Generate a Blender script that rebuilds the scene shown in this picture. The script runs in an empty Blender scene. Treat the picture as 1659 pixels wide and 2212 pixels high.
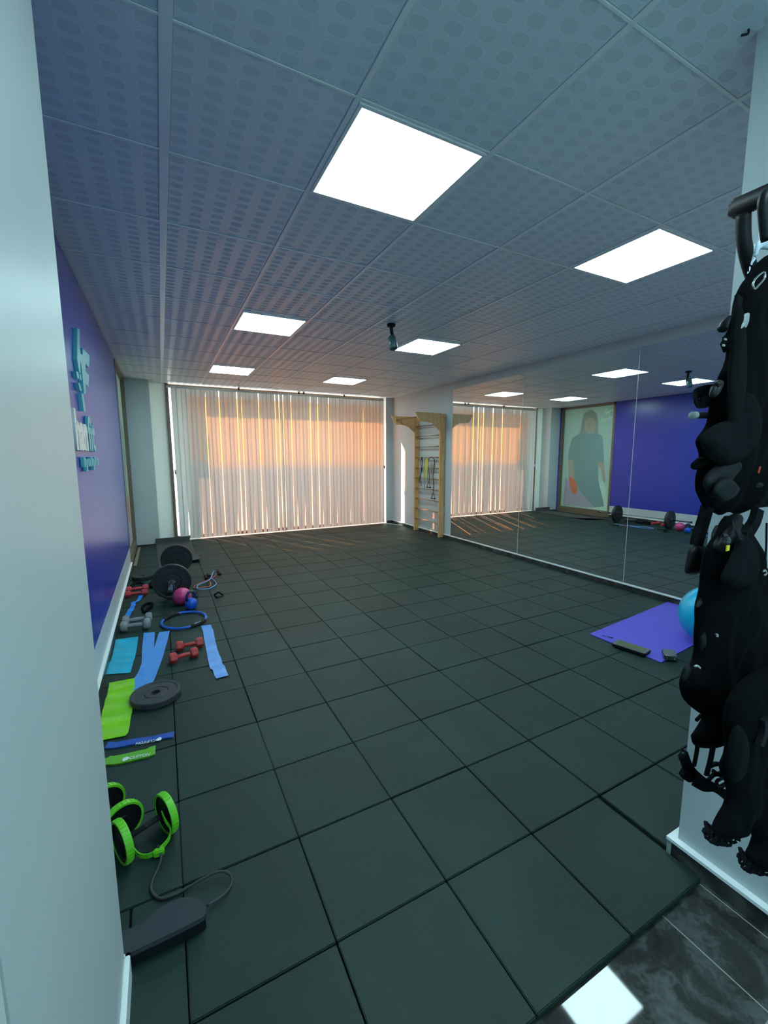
import bpy, bmesh, math, random
from mathutils import Vector, Matrix, noise

random.seed(7)
scene = bpy.context.scene
COL = scene.collection
PI = math.pi

# ------------------------------------------------------------------ camera
W, H = 1659, 2212
FPX, PITCH, YAW, ROLL = 918.52, 0.1316, 0.4793, -0.003
CP = Vector((-0.3872, -1.0712, 1.4915))
_cy, _sy, _cp, _sp = math.cos(YAW), math.sin(YAW), math.cos(PITCH), math.sin(PITCH)
FW = Vector((_sy * _cp, _cy * _cp, -_sp))
_r0 = Vector((_cy, -_sy, 0)); _u0 = _r0.cross(FW)
RT = _r0 * math.cos(ROLL) + _u0 * math.sin(ROLL)
UP = _u0 * math.cos(ROLL) - _r0 * math.sin(ROLL)
cam_data = bpy.data.cameras.new('camera')
cam = bpy.data.objects.new('camera', cam_data); COL.objects.link(cam)
cam_data.sensor_fit = 'VERTICAL'; cam_data.sensor_height = 24.0
cam_data.lens = FPX / H * 24.0
cam_data.clip_start = 0.02; cam_data.clip_end = 200
cam.matrix_world = Matrix((
    (RT.x, UP.x, -FW.x, CP.x), (RT.y, UP.y, -FW.y, CP.y), (RT.z, UP.z, -FW.z, CP.z), (0, 0, 0, 1)))
scene.camera = cam


def hit(u, v, axis, val):
    """where the sight line of a photo pixel meets the plane axis = val"""
    d = FW + RT * ((u - W / 2) / FPX) - UP * ((v - H / 2) / FPX)
    return CP + d * ((val - CP[axis]) / d[axis])


def fl(u, v, z=0.0): return hit(u, v, 2, z)


# ------------------------------------------------------------------ light / view
vs = scene.view_settings
vs.view_transform = 'Standard'; vs.look = 'None'; vs.exposure = 0.0; vs.gamma = 1.0
vs.use_curve_mapping = False
scene.cycles.use_denoising = True
scene.cycles.max_bounces = 10; scene.cycles.diffuse_bounces = 6
scene.cycles.glossy_bounces = 5; scene.cycles.transparent_max_bounces = 12
scene.cycles.transmission_bounces = 6
scene.cycles.sample_clamp_indirect = 6.0

world = bpy.data.worlds.new('sky'); scene.world = world
world.use_nodes = True
wbg = world.node_tree.nodes['Background']
wbg.inputs[0].default_value = (0.80, 0.93, 1.0, 1); wbg.inputs[1].default_value = 4.0

SUNDIR = Vector((0.40, -0.92, -1.0)).normalized()
sd = bpy.data.lights.new('sun', 'SUN'); sd.energy = 26.0; sd.angle = 0.009; sd.color = (1.0, 0.93, 0.82)
sun = bpy.data.objects.new('sun', sd); COL.objects.link(sun)
sun.rotation_euler = SUNDIR.to_track_quat('-Z', 'Y').to_euler(); sun.location = (-4, 14, 8)

PANEL_POWER = 25.0
PANEL_COLOR = (0.64, 0.94, 1.0, 1)

FILL_TINT = (0.52, 0.72, 0.80)  # tint of the fill light from the added opening behind the camera

# ------------------------------------------------------------------ room numbers
XL, XR, YB, HC = -0.837, 4.15, 7.24, 2.728
T = 0.414                       # rubber tile
CT = 0.5976                     # ceiling tile
COX, COY = -0.297, 1.632        # ceiling grid origin
PLX, PLY = -0.570, 0.19         # left jamb corner
PRX, PRY = 1.25, -0.315         # right wall corner
YC = 7.02                       # face of the back left column
STONE = -0.02                   # top of stone floor


# ------------------------------------------------------------------ materials
def mat(name, color=(0.5, 0.5, 0.5), rough=0.5, metal=0.0, spec=0.5, noise_amt=0.0, nscale=20.0, bump=0.0, bscale=60.0, **kw):
    m = bpy.data.materials.new(name); m.use_nodes = True
    nt = m.node_tree; b = nt.nodes['Principled BSDF']
    b.inputs['Base Color'].default_value = (*color, 1); b.inputs['Roughness'].default_value = rough
    b.inputs['Metallic'].default_value = metal; b.inputs['Specular IOR Level'].default_value = spec
    tc = nt.nodes.new('ShaderNodeTexCoord')
    if noise_amt > 0:
        n = nt.nodes.new('ShaderNodeTexNoise'); n.inputs['Scale'].default_value = nscale; n.inputs['Detail'].default_value = 6
        nt.links.new(tc.outputs['Object'], n.inputs['Vector'])
        r = nt.nodes.new('ShaderNodeValToRGB')
        r.color_ramp.elements[0].position = 0.3; r.color_ramp.elements[1].position = 0.7
        r.color_ramp.elements[0].color = (*[c * (1 - noise_amt) for c in color], 1)
        r.color_ramp.elements[1].color = (*[min(1, c * (1 + noise_amt)) for c in color], 1)
        nt.links.new(n.outputs['Fac'], r.inputs['Fac']); nt.links.new(r.outputs['Color'], b.inputs['Base Color'])
    if bump > 0:
        n2 = nt.nodes.new('ShaderNodeTexNoise'); n2.inputs['Scale'].default_value = bscale; n2.inputs['Detail'].default_value = 4
        nt.links.new(tc.outputs['Object'], n2.inputs['Vector'])
        bp = nt.nodes.new('ShaderNodeBump'); bp.inputs['Strength'].default_value = bump; bp.inputs['Distance'].default_value = 0.01
        nt.links.new(n2.outputs['Fac'], bp.inputs['Height']); nt.links.new(bp.outputs['Normal'], b.inputs['Normal'])
    for k, v in kw.items(): b.inputs[k].default_value = v
    return m


def mth(nt, op, a, b=None, c=None):
    n = nt.nodes.new('ShaderNodeMath'); n.operation = op
    for i, x in enumerate((a, b, c)):
        if x is None: continue
        if isinstance(x, (int, float)): n.inputs[i].default_value = x
        else: nt.links.new(x, n.inputs[i])
    return n.outputs[0]


def rubber_material():
    m = mat('rubber_granulate', (0.022, 0.036, 0.034), 0.6, spec=0.36)
    nt = m.node_tree; b = nt.nodes['Principled BSDF']
    tc = nt.nodes.new('ShaderNodeTexCoord')
    fine = nt.nodes.new('ShaderNodeTexNoise'); fine.inputs['Scale'].default_value = 260; fine.inputs['Detail'].default_value = 2
    big = nt.nodes.new('ShaderNodeTexNoise'); big.inputs['Scale'].default_value = 2.6; big.inputs['Detail'].default_value = 4
    vor = nt.nodes.new('ShaderNodeTexVoronoi'); vor.inputs['Scale'].default_value = 150
    for n in (fine, big, vor): nt.links.new(tc.outputs['Object'], n.inputs['Vector'])
    f = mth(nt, 'ADD', mth(nt, 'MULTIPLY', fine.outputs['Fac'], 0.9), mth(nt, 'MULTIPLY', big.outputs['Fac'], 0.9))
    att = nt.nodes.new('ShaderNodeAttribute'); att.attribute_name = 'tone'
    f = mth(nt, 'MULTIPLY', f, att.outputs['Fac'])
    sp = mth(nt, 'MULTIPLY', mth(nt, 'LESS_THAN', vor.outputs['Distance'], 0.09), 0.5)
    f = mth(nt, 'ADD', f, sp)
    mx = nt.nodes.new('ShaderNodeVectorMath'); mx.operation = 'SCALE'
    mx.inputs[0].default_value = (0.0115, 0.0325, 0.0255)
    nt.links.new(f, mx.inputs['Scale']); nt.links.new(mx.outputs[0], b.inputs['Base Color'])
    bp = nt.nodes.new('ShaderNodeBump'); bp.inputs['Strength'].default_value = 0.5; bp.inputs['Distance'].default_value = 0.002
    nt.links.new(fine.outputs['Fac'], bp.inputs['Height']); nt.links.new(bp.outputs['Normal'], b.inputs['Normal'])
    return m


def stone_material(name='polished_dark_stone', rough=0.035, coat=0.0):
    m = mat(name, (0.05, 0.055, 0.055), rough, spec=0.5)
    nt = m.node_tree; b = nt.nodes['Principled BSDF']
    tc = nt.nodes.new('ShaderNodeTexCoord')
    n1 = nt.nodes.new('ShaderNodeTexNoise'); n1.inputs['Scale'].default_value = 5.5; n1.inputs['Detail'].default_value = 8; n1.inputs['Distortion'].default_value = 1.4
    n2 = nt.nodes.new('ShaderNodeTexNoise'); n2.inputs['Scale'].default_value = 22; n2.inputs['Detail'].default_value = 6; n2.inputs['Distortion'].default_value = 2.5
    for n in (n1, n2): nt.links.new(tc.outputs['Object'], n.inputs['Vector'])
    f = mth(nt, 'ADD', mth(nt, 'MULTIPLY', n1.outputs['Fac'], 0.75), mth(nt, 'MULTIPLY', n2.outputs['Fac'], 0.25))
    r = nt.nodes.new('ShaderNodeValToRGB'); cr = r.color_ramp
    cr.elements[0].position = 0.36; cr.elements[0].color = (0.020, 0.019, 0.018, 1)
    cr.elements[1].position = 0.68; cr.elements[1].color = (0.10, 0.105, 0.10, 1)
    e = cr.elements.new(0.5); e.color = (0.034, 0.034, 0.032, 1)
    e = cr.elements.new(0.56); e.color = (0.062, 0.066, 0.063, 1)
    nt.links.new(f, r.inputs['Fac']); nt.links.new(r.outputs['Color'], b.inputs['Base Color'])
    return m


def ceiling_material():
    m = mat('pearl_ceiling_tile', (0.5, 0.52, 0.54), 0.3, spec=0.5)
    nt = m.node_tree; b = nt.nodes['Principled BSDF']
    tc = nt.nodes.new('ShaderNodeTexCoord'); s = nt.nodes.new('ShaderNodeSeparateXYZ')
    nt.links.new(tc.outputs['Object'], s.inputs[0])
    px, py = CT / 3.0, CT / 9.4

    def lattice(ox, oy):
        u = mth(nt, 'SUBTRACT', mth(nt, 'FRACT', mth(nt, 'ADD', mth(nt, 'DIVIDE', mth(nt, 'SUBTRACT', s.outputs[0], COX), px), ox + 100)), 0.5)
        v = mth(nt, 'SUBTRACT', mth(nt, 'FRACT', mth(nt, 'ADD', mth(nt, 'DIVIDE', mth(nt, 'SUBTRACT', s.outputs[1], COY), py), oy + 100)), 0.5)
        # rounded octagon-like blob
        u = mth(nt, 'POWER', mth(nt, 'DIVIDE', mth(nt, 'ABSOLUTE', u), 0.15), 2.6)
        v = mth(nt, 'POWER', mth(nt, 'DIVIDE', mth(nt, 'ABSOLUTE', v), 0.34), 2.6)
        return mth(nt, 'ADD', u, v)
    d = mth(nt, 'MINIMUM', lattice(0.25, 0.25), lattice(0.75, 0.75))
    mask = mth(nt, 'LESS_THAN', d, 1.0)
    rim = mth(nt, 'SUBTRACT', mth(nt, 'LESS_THAN', d, 1.45), mask)
    c = nt.nodes.new('ShaderNodeMix'); c.data_type = 'RGBA'
    c.inputs['A'].default_value = (0.67, 0.75, 0.81, 1); c.inputs['B'].default_value = (0.60, 0.675, 0.73, 1)
    nt.links.new(mask, c.inputs['Factor'])
    c2 = nt.nodes.new('ShaderNodeMix'); c2.data_type = 'RGBA'; c2.inputs['B'].default_value = (0.72, 0.80, 0.855, 1)
    nt.links.new(c.outputs['Result'], c2.inputs['A']); nt.links.new(rim, c2.inputs['Factor'])
    nt.links.new(c2.outputs['Result'], b.inputs['Base Color'])
    nt.links.new(mth(nt, 'ADD', mth(nt, 'MULTIPLY', mask, 0.42), 0.38), b.inputs['Roughness'])
    nt.links.new(mth(nt, 'SUBTRACT', 0.75, mth(nt, 'MULTIPLY', mask, 0.25)), b.inputs['Specular IOR Level'])
    return m


def translucent_material(name, color, trans=0.5, rough=0.6, transparent=0.0, streak=0.0):
    m = bpy.data.materials.new(name); m.use_nodes = True
    nt = m.node_tree; nt.nodes.clear()
    out = nt.nodes.new('ShaderNodeOutputMaterial')
    d = nt.nodes.new('ShaderNodeBsdfDiffuse'); t = nt.nodes.new('ShaderNodeBsdfTranslucent')
    d.inputs[0].default_value = (*color, 1); t.inputs[0].default_value = (*color, 1)
    if streak > 0:
        tc = nt.nodes.new('ShaderNodeTexCoord'); mp = nt.nodes.new('ShaderNodeMapping'); mp.inputs['Scale'].default_value = (160, 1, 1.0)
        n = nt.nodes.new('ShaderNodeTexNoise'); n.inputs['Scale'].default_value = 1.0; n.inputs['Detail'].default_value = 3
        nt.links.new(tc.outputs['Object'], mp.inputs['Vector']); nt.links.new(mp.outputs[0], n.inputs['Vector'])
        vm = nt.nodes.new('ShaderNodeVectorMath'); vm.operation = 'SCALE'; vm.inputs[0].default_value = color
        nt.links.new(mth(nt, 'ADD', 1 - streak * 0.5, mth(nt, 'MULTIPLY', n.outputs['Fac'], streak)), vm.inputs['Scale'])
        nt.links.new(vm.outputs[0], t.inputs[0]); nt.links.new(vm.outputs[0], d.inputs[0])
    mx = nt.nodes.new('ShaderNodeMixShader'); mx.inputs[0].default_value = trans
    nt.links.new(d.outputs[0], mx.inputs[1]); nt.links.new(t.outputs[0], mx.inputs[2])
    last = mx.outputs[0]
    if transparent > 0:
        tr = nt.nodes.new('ShaderNodeBsdfTransparent'); mx2 = nt.nodes.new('ShaderNodeMixShader'); mx2.inputs[0].default_value = transparent
        nt.links.new(last, mx2.inputs[1]); nt.links.new(tr.outputs[0], mx2.inputs[2]); last = mx2.outputs[0]
    nt.links.new(last, out.inputs[0])
    return m


def film_material(name, color):
    """tinted clear sheet: light passes straight through and takes its colour"""
    m = bpy.data.materials.new(name); m.use_nodes = True
    nt = m.node_tree; nt.nodes.clear()
    out = nt.nodes.new('ShaderNodeOutputMaterial')
    tr = nt.nodes.new('ShaderNodeBsdfTransparent'); tr.inputs[0].default_value = (*color, 1)
    gl = nt.nodes.new('ShaderNodeBsdfGlossy'); gl.inputs['Roughness'].default_value = 0.05
    mx = nt.nodes.new('ShaderNodeMixShader'); mx.inputs[0].default_value = 0.05
    nt.links.new(tr.outputs[0], mx.inputs[1]); nt.links.new(gl.outputs[0], mx.inputs[2]); nt.links.new(mx.outputs[0], out.inputs[0])
    return m


def emission_material(name, color, strength):
    m = bpy.data.materials.new(name); m.use_nodes = True
    nt = m.node_tree; nt.nodes.clear()
    out = nt.nodes.new('ShaderNodeOutputMaterial'); e = nt.nodes.new('ShaderNodeEmission')
    e.inputs[0].default_value = color; e.inputs[1].default_value = strength
    nt.links.new(e.outputs[0], out.inputs[0])
    return m


def wood_material(name, c1, c2):
    m = mat(name, c1, 0.38, spec=0.5)
    nt = m.node_tree; b = nt.nodes['Principled BSDF']
    tc = nt.nodes.new('ShaderNodeTexCoord'); mp = nt.nodes.new('ShaderNodeMapping'); mp.inputs['Scale'].default_value = (14, 14, 1.6)
    n = nt.nodes.new('ShaderNodeTexNoise'); n.inputs['Scale'].default_value = 2.5; n.inputs['Detail'].default_value = 6; n.inputs['Distortion'].default_value = 0.8
    nt.links.new(tc.outputs['Object'], mp.inputs['Vector']); nt.links.new(mp.outputs[0], n.inputs['Vector'])
    r = nt.nodes.new('ShaderNodeValToRGB'); r.color_ramp.elements[0].position = 0.35; r.color_ramp.elements[1].position = 0.65
    r.color_ramp.elements[0].color = (*c1, 1); r.color_ramp.elements[1].color = (*c2, 1)
    nt.links.new(n.outputs['Fac'], r.inputs['Fac']); nt.links.new(r.outputs['Color'], b.inputs['Base Color'])
    return m


M = {}
M['wall'] = mat('white_wall_paint', (0.53, 0.575, 0.575), 0.42, spec=0.4, noise_amt=0.02, nscale=3, bump=0.04, bscale=120)
M['blue'] = mat('royal_blue_paint', (0.030, 0.048, 0.40), 0.26, spec=0.5, bump=0.02, bscale=90)
M['rubber'] = rubber_material()
M['seam'] = mat('dark_seam', (0.006, 0.009, 0.009), 0.9)
M['stone'] = stone_material()
M['skirt'] = stone_material('stone_skirting', 0.3)
M['grout'] = mat('light_grout', (0.30, 0.30, 0.26), 0.6)
M['ledge'] = mat('white_ledge', (0.85, 0.88, 0.87), 0.3)
M['ceil'] = ceiling_material()
M['tbar'] = mat('ceiling_tbar_metal', (0.82, 0.86, 0.88), 0.28, spec=0.8)
M['pframe'] = mat('panel_frame_white', (0.8, 0.82, 0.82), 0.35)
M['led'] = emission_material('led_diffuser', PANEL_COLOR, PANEL_POWER)
M['brown'] = mat('bronze_aluminium', (0.20, 0.15, 0.105), 0.38, metal=0.3)
M['brass'] = mat('brass_strip', (0.42, 0.38, 0.26), 0.35, metal=0.6)
M['slat'] = translucent_material('blind_fabric', (0.62, 0.635, 0.60), 0.135, streak=0.25)
M['rail'] = mat('blind_rail_aluminium', (0.6, 0.6, 0.56), 0.35, metal=0.5)
M['orange_filter'] = film_material('orange_sun_filter', (1.0, 0.60, 0.31))
M['pale_filter'] = film_material('pale_sun_filter', (0.72, 0.52, 0.45))
M['glass'] = film_material('clear_glass', (0.93, 0.96, 0.95))
M['poster'] = translucent_material('backlit_teal_film', (0.42, 0.56, 0.50), 0.30)
M['p_skin'] = translucent_material('poster_skin_tone', (0.58, 0.53, 0.42), 0.30)
M['p_face'] = translucent_material('poster_face_tone', (0.56, 0.56, 0.44), 0.30)
M['p_hand'] = translucent_material('poster_orange_hand', (0.90, 0.36, 0.20), 0.40)
M['p_lilac'] = translucent_material('poster_lilac_corner', (0.56, 0.54, 0.62), 0.30)
M['p_shirt'] = translucent_material('poster_shirt_teal', (0.33, 0.50, 0.48), 0.30)
M['p_white'] = translucent_material('poster_white_mark', (0.85, 0.98, 0.80), 0.40)
M['p_hair'] = translucent_material('poster_hair_tone', (0.42, 0.50, 0.43), 0.30)
M['mirror'] = mat('silvered_mirror', (0.86, 0.90, 0.89), 0.0, metal=1.0)
M['mirror_edge'] = mat('mirror_glass_edge', (0.62, 0.72, 0.70), 0.2, spec=0.8)
M['pine'] = wood_material('varnished_pine', (0.68, 0.36, 0.13), (0.84, 0.50, 0.22))
M['knot'] = mat('pine_knot', (0.16, 0.07, 0.02), 0.5)
M['rung'] = wood_material('rung_beech', (0.58, 0.36, 0.17), (0.68, 0.46, 0.26))
M['steel'] = mat('steel', (0.55, 0.57, 0.56), 0.25, metal=0.9)
M['chrome'] = mat('worn_chrome', (0.62, 0.66, 0.64), 0.2, metal=1.0)
M['iron'] = mat('black_plate_rubber', (0.016, 0.019, 0.022), 0.5, noise_amt=0.3, nscale=30)
M['grayplate'] = mat('charcoal_plate_rubber', (0.035, 0.038, 0.044), 0.55, noise_amt=0.3, nscale=25)
M['red'] = mat('red_vinyl', (0.50, 0.035, 0.03), 0.4, noise_amt=0.12, nscale=30, bump=0.1, bscale=120)
M['pinkred'] = mat('coral_red_vinyl', (0.58, 0.05, 0.06), 0.4, noise_amt=0.12, nscale=30, bump=0.1, bscale=120)
M['gray'] = mat('grey_vinyl', (0.23, 0.26, 0.27), 0.5, noise_amt=0.12, nscale=30, bump=0.1, bscale=120)
M['pink'] = mat('pink_rubber', (0.60, 0.05, 0.19), 0.35, noise_amt=0.08, nscale=8)
M['kblue'] = mat('blue_vinyl', (0.005, 0.09, 0.55), 0.3)
M['navy'] = mat('dark_blue_vinyl', (0.004, 0.02, 0.11), 0.35)
M['ringblue'] = mat('ring_blue', (0.01, 0.14, 0.60), 0.35)
M['foam'] = mat('black_foam', (0.008, 0.010, 0.011), 0.8, bump=0.2, bscale=200)
M['lt'] = mat('white_print', (0.72, 0.80, 0.78), 0.5)
M['black'] = mat('black_webbing', (0.004, 0.005, 0.007), 0.9, spec=0.12, bump=0.1, bscale=200)
M['bandblue'] = mat('blue_latex', (0.09, 0.33, 0.78), 0.35, noise_amt=0.08, nscale=14)
M['bandbright'] = mat('bright_blue_latex', (0.0, 0.25, 0.88), 0.35, noise_amt=0.08, nscale=14)
M['bandteal'] = mat('turquoise_latex', (0.012, 0.45, 0.66), 0.25, noise_amt=0.15, nscale=9)
M['bandlime'] = mat('lime_latex', (0.26, 0.66, 0.012), 0.22, noise_amt=0.12, nscale=9)
M['loopblue'] = mat('deep_blue_latex', (0.02, 0.09, 0.42), 0.35)
M['loopgreen'] = mat('green_latex', (0.13, 0.42, 0.025), 0.35)
M['tubered'] = mat('red_tubing', (0.50, 0.09, 0.06), 0.35)
M['tubeblue'] = mat('pale_blue_tubing', (0.14, 0.38, 0.78), 0.35)
M['lime'] = mat('lime_plastic', (0.15, 0.60, 0.02), 0.4, bump=0.1, bscale=90)
M['hub'] = mat('black_plastic', (0.006, 0.007, 0.009), 0.5, spec=0.3)
M['cord'] = mat('charcoal_cord', (0.035, 0.040, 0.043), 0.6)
M['pad'] = mat('charcoal_foam_pad', (0.035, 0.038, 0.047), 0.85, noise_amt=0.1, nscale=200)
M['matblack'] = mat('charcoal_yoga_foam', (0.06, 0.058, 0.056), 0.85, noise_amt=0.15, nscale=150)
M['purple'] = mat('purple_foam', (0.11, 0.09, 0.62), 0.6, noise_amt=0.04, nscale=60, bump=0.05, bscale=200)
M['ball'] = mat('turquoise_vinyl', (0.0, 0.44, 0.68), 0.28)
M['screen'] = mat('switched_off_screen', (0.13, 0.16, 0.08), 0.12, spec=0.8)
M['casegray'] = mat('grey_rubber_case', (0.05, 0.06, 0.065), 0.4)
M['vest'] = mat('black_neoprene', (0.0022, 0.0028, 0.0038), 0.9, spec=0.07, bump=0.12, bscale=160)
M['vest2'] = mat('black_mesh_fabric', (0.0036, 0.0052, 0.0065), 0.9, spec=0.10, bump=0.25, bscale=260)
M['satin'] = mat('black_satin_lining', (0.0045, 0.0065, 0.009), 0.6, spec=0.2)
M['hanger'] = mat('pale_plastic_hanger', (0.62, 0.72, 0.82), 0.3)
M['label'] = mat('pale_fabric_label', (0.30, 0.34, 0.33), 0.6)
M['yellow'] = mat('yellow_tab', (0.75, 0.55, 0.02), 0.5)
M['orange'] = mat('orange_tab', (0.45, 0.05, 0.01), 0.5)
M['teal_l'] = mat('teal_acrylic', (0.12, 0.52, 0.58), 0.3)
M['white_l'] = mat('white_acrylic', (0.78, 0.86, 0.80), 0.3)
M['seagreen'] = mat('grey_green_metal', (0.10, 0.18, 0.19), 0.35, metal=0.2)
M['door'] = mat('beige_door_panel', (0.60, 0.68, 0.60), 0.45)
M['pave'] = mat('pale_pavement', (0.5, 0.48, 0.44), 0.8)
M['blocker_grey'] = mat('sun_blocker_grey', (0.55, 0.53, 0.5), 0.8)


# ------------------------------------------------------------------ mesh helpers
def link_mesh(name, bm, material, parent=None, smooth=False, recalc=True):
    if recalc: bmesh.ops.recalc_face_normals(bm, faces=bm.faces)
    me = bpy.data.meshes.new(name); bm.to_mesh(me); bm.free()
    mats = material if isinstance(material, (list, tuple)) else [material]
    for m in mats: me.materials.append(m)
    if smooth:
        for p in me.polygons: p.use_smooth = True
    o = bpy.data.objects.new(name, me); COL.objects.link(o)
    if parent is not None:
        o.parent = parent
        o.matrix_parent_inverse = Matrix.Translation(-Vector(parent.location))
    return o


def tag(o, label, cat, group=None):
    o['label'] = label; o['category'] = cat
    if group: o['group'] = group
    return o


def thing(name, label, cat, loc, group=None):
    o = bpy.data.objects.new(name, None); COL.objects.link(o); o.location = loc; o.empty_display_size = 0.1
    return tag(o, label, cat, group)


def struct(name, bm, m, smooth=False, label=None):
    o = link_mesh(name, bm, m, smooth=smooth); o['kind'] = 'structure'
    if label: o['label'] = label
    return o


def box(bm, lo, hi, bevel=0.0, mi=0):
    lo, hi = Vector(lo), Vector(hi)
    r = bmesh.ops.create_cube(bm, size=1.0, matrix=Matrix.Translation((lo + hi) / 2) @ Matrix.Diagonal((*(hi - lo), 1)))
    vs_ = r['verts']; fs = list({f for v in vs_ for f in v.link_faces})
    for f in fs: f.material_index = mi
    if bevel > 0:
        es = list({e for v in vs_ for e in v.link_edges})
        bmesh.ops.bevel(bm, geom=es, offset=bevel, segments=2, affect='EDGES', clamp_overlap=True)
    return bm


def B(*boxes, bevel=0.0):
    bm = bmesh.new()
    for b in boxes: box(bm, b[0], b[1], bevel)
    return bm


def frame_of(d):
    d = d.normalized(); a = Vector((0, 0, 1)) if abs(d.z) < 0.9 else Vector((1, 0, 0))
    s = d.cross(a).normalized(); return s, s.cross(d).normalized()


def tube(bm, pts, rad, n=10, closed=False, caps=True):
    pts = [Vector(p) for p in pts]; m = len(pts)
    rr = rad if isinstance(rad, (list, tuple)) else [rad] * m
    rings = []; prev = None
    for i, p in enumerate(pts):
        if closed: d = pts[(i + 1) % m] - pts[i - 1]
        else: d = pts[min(i + 1, m - 1)] - pts[max(i - 1, 0)]
        if prev is None: s, t = frame_of(d)
        else:
            t = d.normalized().cross(prev)
            if t.length < 1e-5: s, t = frame_of(d)
            else:
                t.normalize(); s = t.cross(d.normalized()).normalized(); t = d.normalized().cross(s).normalized()
        prev = s
        rings.append([bm.verts.new(p + (s * math.cos(2 * PI * k / n) + t * math.sin(2 * PI * k / n)) * rr[i]) for k in range(n)])
    last = m if closed else m - 1
    for i in range(last):
        a, b = rings[i], rings[(i + 1) % m]
        for k in range(n): bm.faces.new((a[k], a[(k + 1) % n], b[(k + 1) % n], b[k]))
    if caps and not closed:
        bm.faces.new(rings[0]); bm.faces.new(rings[-1])
    return bm


def spline(pts, seg=8, closed=False):
    pts = [Vector(p) for p in pts]; out = []; m = len(pts)
    rng = range(m) if closed else range(m - 1)
    for i in rng:
        if closed: p0, p1, p2, p3 = pts[i - 1], pts[i], pts[(i + 1) % m], pts[(i + 2) % m]
        else: p0, p1, p2, p3 = pts[max(i - 1, 0)], pts[i], pts[i + 1], pts[min(i + 2, m - 1)]
        for k in range(seg):
            t = k / seg
            out.append(0.5 * ((2 * p1) + (p2 - p0) * t + (2 * p0 - 5 * p1 + 4 * p2 - p3) * t * t + (3 * p1 - p0 - 3 * p2 + p3) * t ** 3))
    if not closed: out.append(pts[-1])
    return out


def lathe(bm, prof, origin, axis, n=40):
    """prof = [(radius, along)], spun about axis through origin"""
    origin = Vector(origin); axis = Vector(axis).normalized(); s, t = frame_of(axis); rings = []
    for r, h in prof:
        if r < 1e-5: rings.append([bm.verts.new(origin + axis * h)])
        else: rings.append([bm.verts.new(origin + axis * h + (s * math.cos(2 * PI * k / n) + t * math.sin(2 * PI * k / n)) * r) for k in range(n)])
    for a, b in zip(rings, rings[1:]):
        for k in range(n):
            q = [a[k % len(a)], a[(k + 1) % len(a)], b[(k + 1) % len(b)], b[k % len(b)]]
            u = []
            for v in q:
                if v not in u: u.append(v)
            if len(u) > 2: bm.faces.new(u)
    return bm


def prism(bm, pts, vec):
    """closed outline pushed along vec"""
    vec = Vector(vec); a = [bm.verts.new(Vector(p)) for p in pts]; b = [bm.verts.new(Vector(p) + vec) for p in pts]
    bm.faces.new(a); bm.faces.new(list(reversed(b)))
    for i in range(len(a)): bm.faces.new((a[i], a[(i + 1) % len(a)], b[(i + 1) % len(a)], b[i]))
    return bm


def strip(bm, left, right, th=0.002):
    """cloth strip between two edge lines, with thickness"""
    rows = []
    for l, r in zip(left, right):
        l, r = Vector(l), Vector(r); row = []
        for k in range(5): row.append(l.lerp(r, k / 4))
        rows.append(row)
    def shell(dz): return [[bm.verts.new(p + Vector((0, 0, dz))) for p in row] for row in rows]
    top, bot = shell(th), shell(0)
    n = len(rows)
    for i in range(n - 1):
        for k in range(4):
            bm.faces.new((top[i][k], top[i][k + 1], top[i + 1][k + 1], top[i + 1][k]))
            bm.faces.new((bot[i][k], bot[i + 1][k], bot[i + 1][k + 1], bot[i][k + 1]))
        bm.faces.new((top[i][0], top[i + 1][0], bot[i + 1][0], bot[i][0]))
        bm.faces.new((top[i][4], bot[i][4], bot[i + 1][4], top[i + 1][4]))
    for i in (0, n - 1):
        for k in range(4): bm.faces.new((top[i][k], bot[i][k], bot[i][k + 1], top[i][k + 1]))
    return bm


def resample(pts, n):
    pts = [Vector(p) for p in pts]; L = [0]
    for a, b in zip(pts, pts[1:]): L.append(L[-1] + (b - a).length)
    out = []
    for i in range(n):
        s = L[-1] * i / (n - 1); j = 0
        while j < len(L) - 2 and L[j + 1] < s: j += 1
        t = (s - L[j]) / max(1e-9, L[j + 1] - L[j]); out.append(pts[j].lerp(pts[j + 1], min(1, max(0, t))))
    return out


def band(name, lpx, rpx, material, label, wave=0.004, n=28, cat='resistance band', z0=0.001, folds=5, th=0.0018, group=None):
    """flat elastic lying on the floor, its two long edges read off the photo"""
    L = resample([fl(*p) for p in lpx], n); R = resample([fl(*p) for p in rpx], n)
    ph = random.random() * 6
    for i in range(n):
        t = i / (n - 1)
        w = wave * (0.5 + 0.5 * math.sin(t * 2 * PI * folds + ph)) + wave * 0.4 * noise.noise(Vector((t * 9, ph, 0))) ** 2
        L[i].z = z0 + w; R[i].z = z0 + w * 0.8 + wave * 0.3 * math.sin(t * 11 + ph) ** 2
    bm = strip(bmesh.new(), L, R, th)
    return tag(link_mesh(name, bm, material, smooth=False), label, cat, group), L, R


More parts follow.
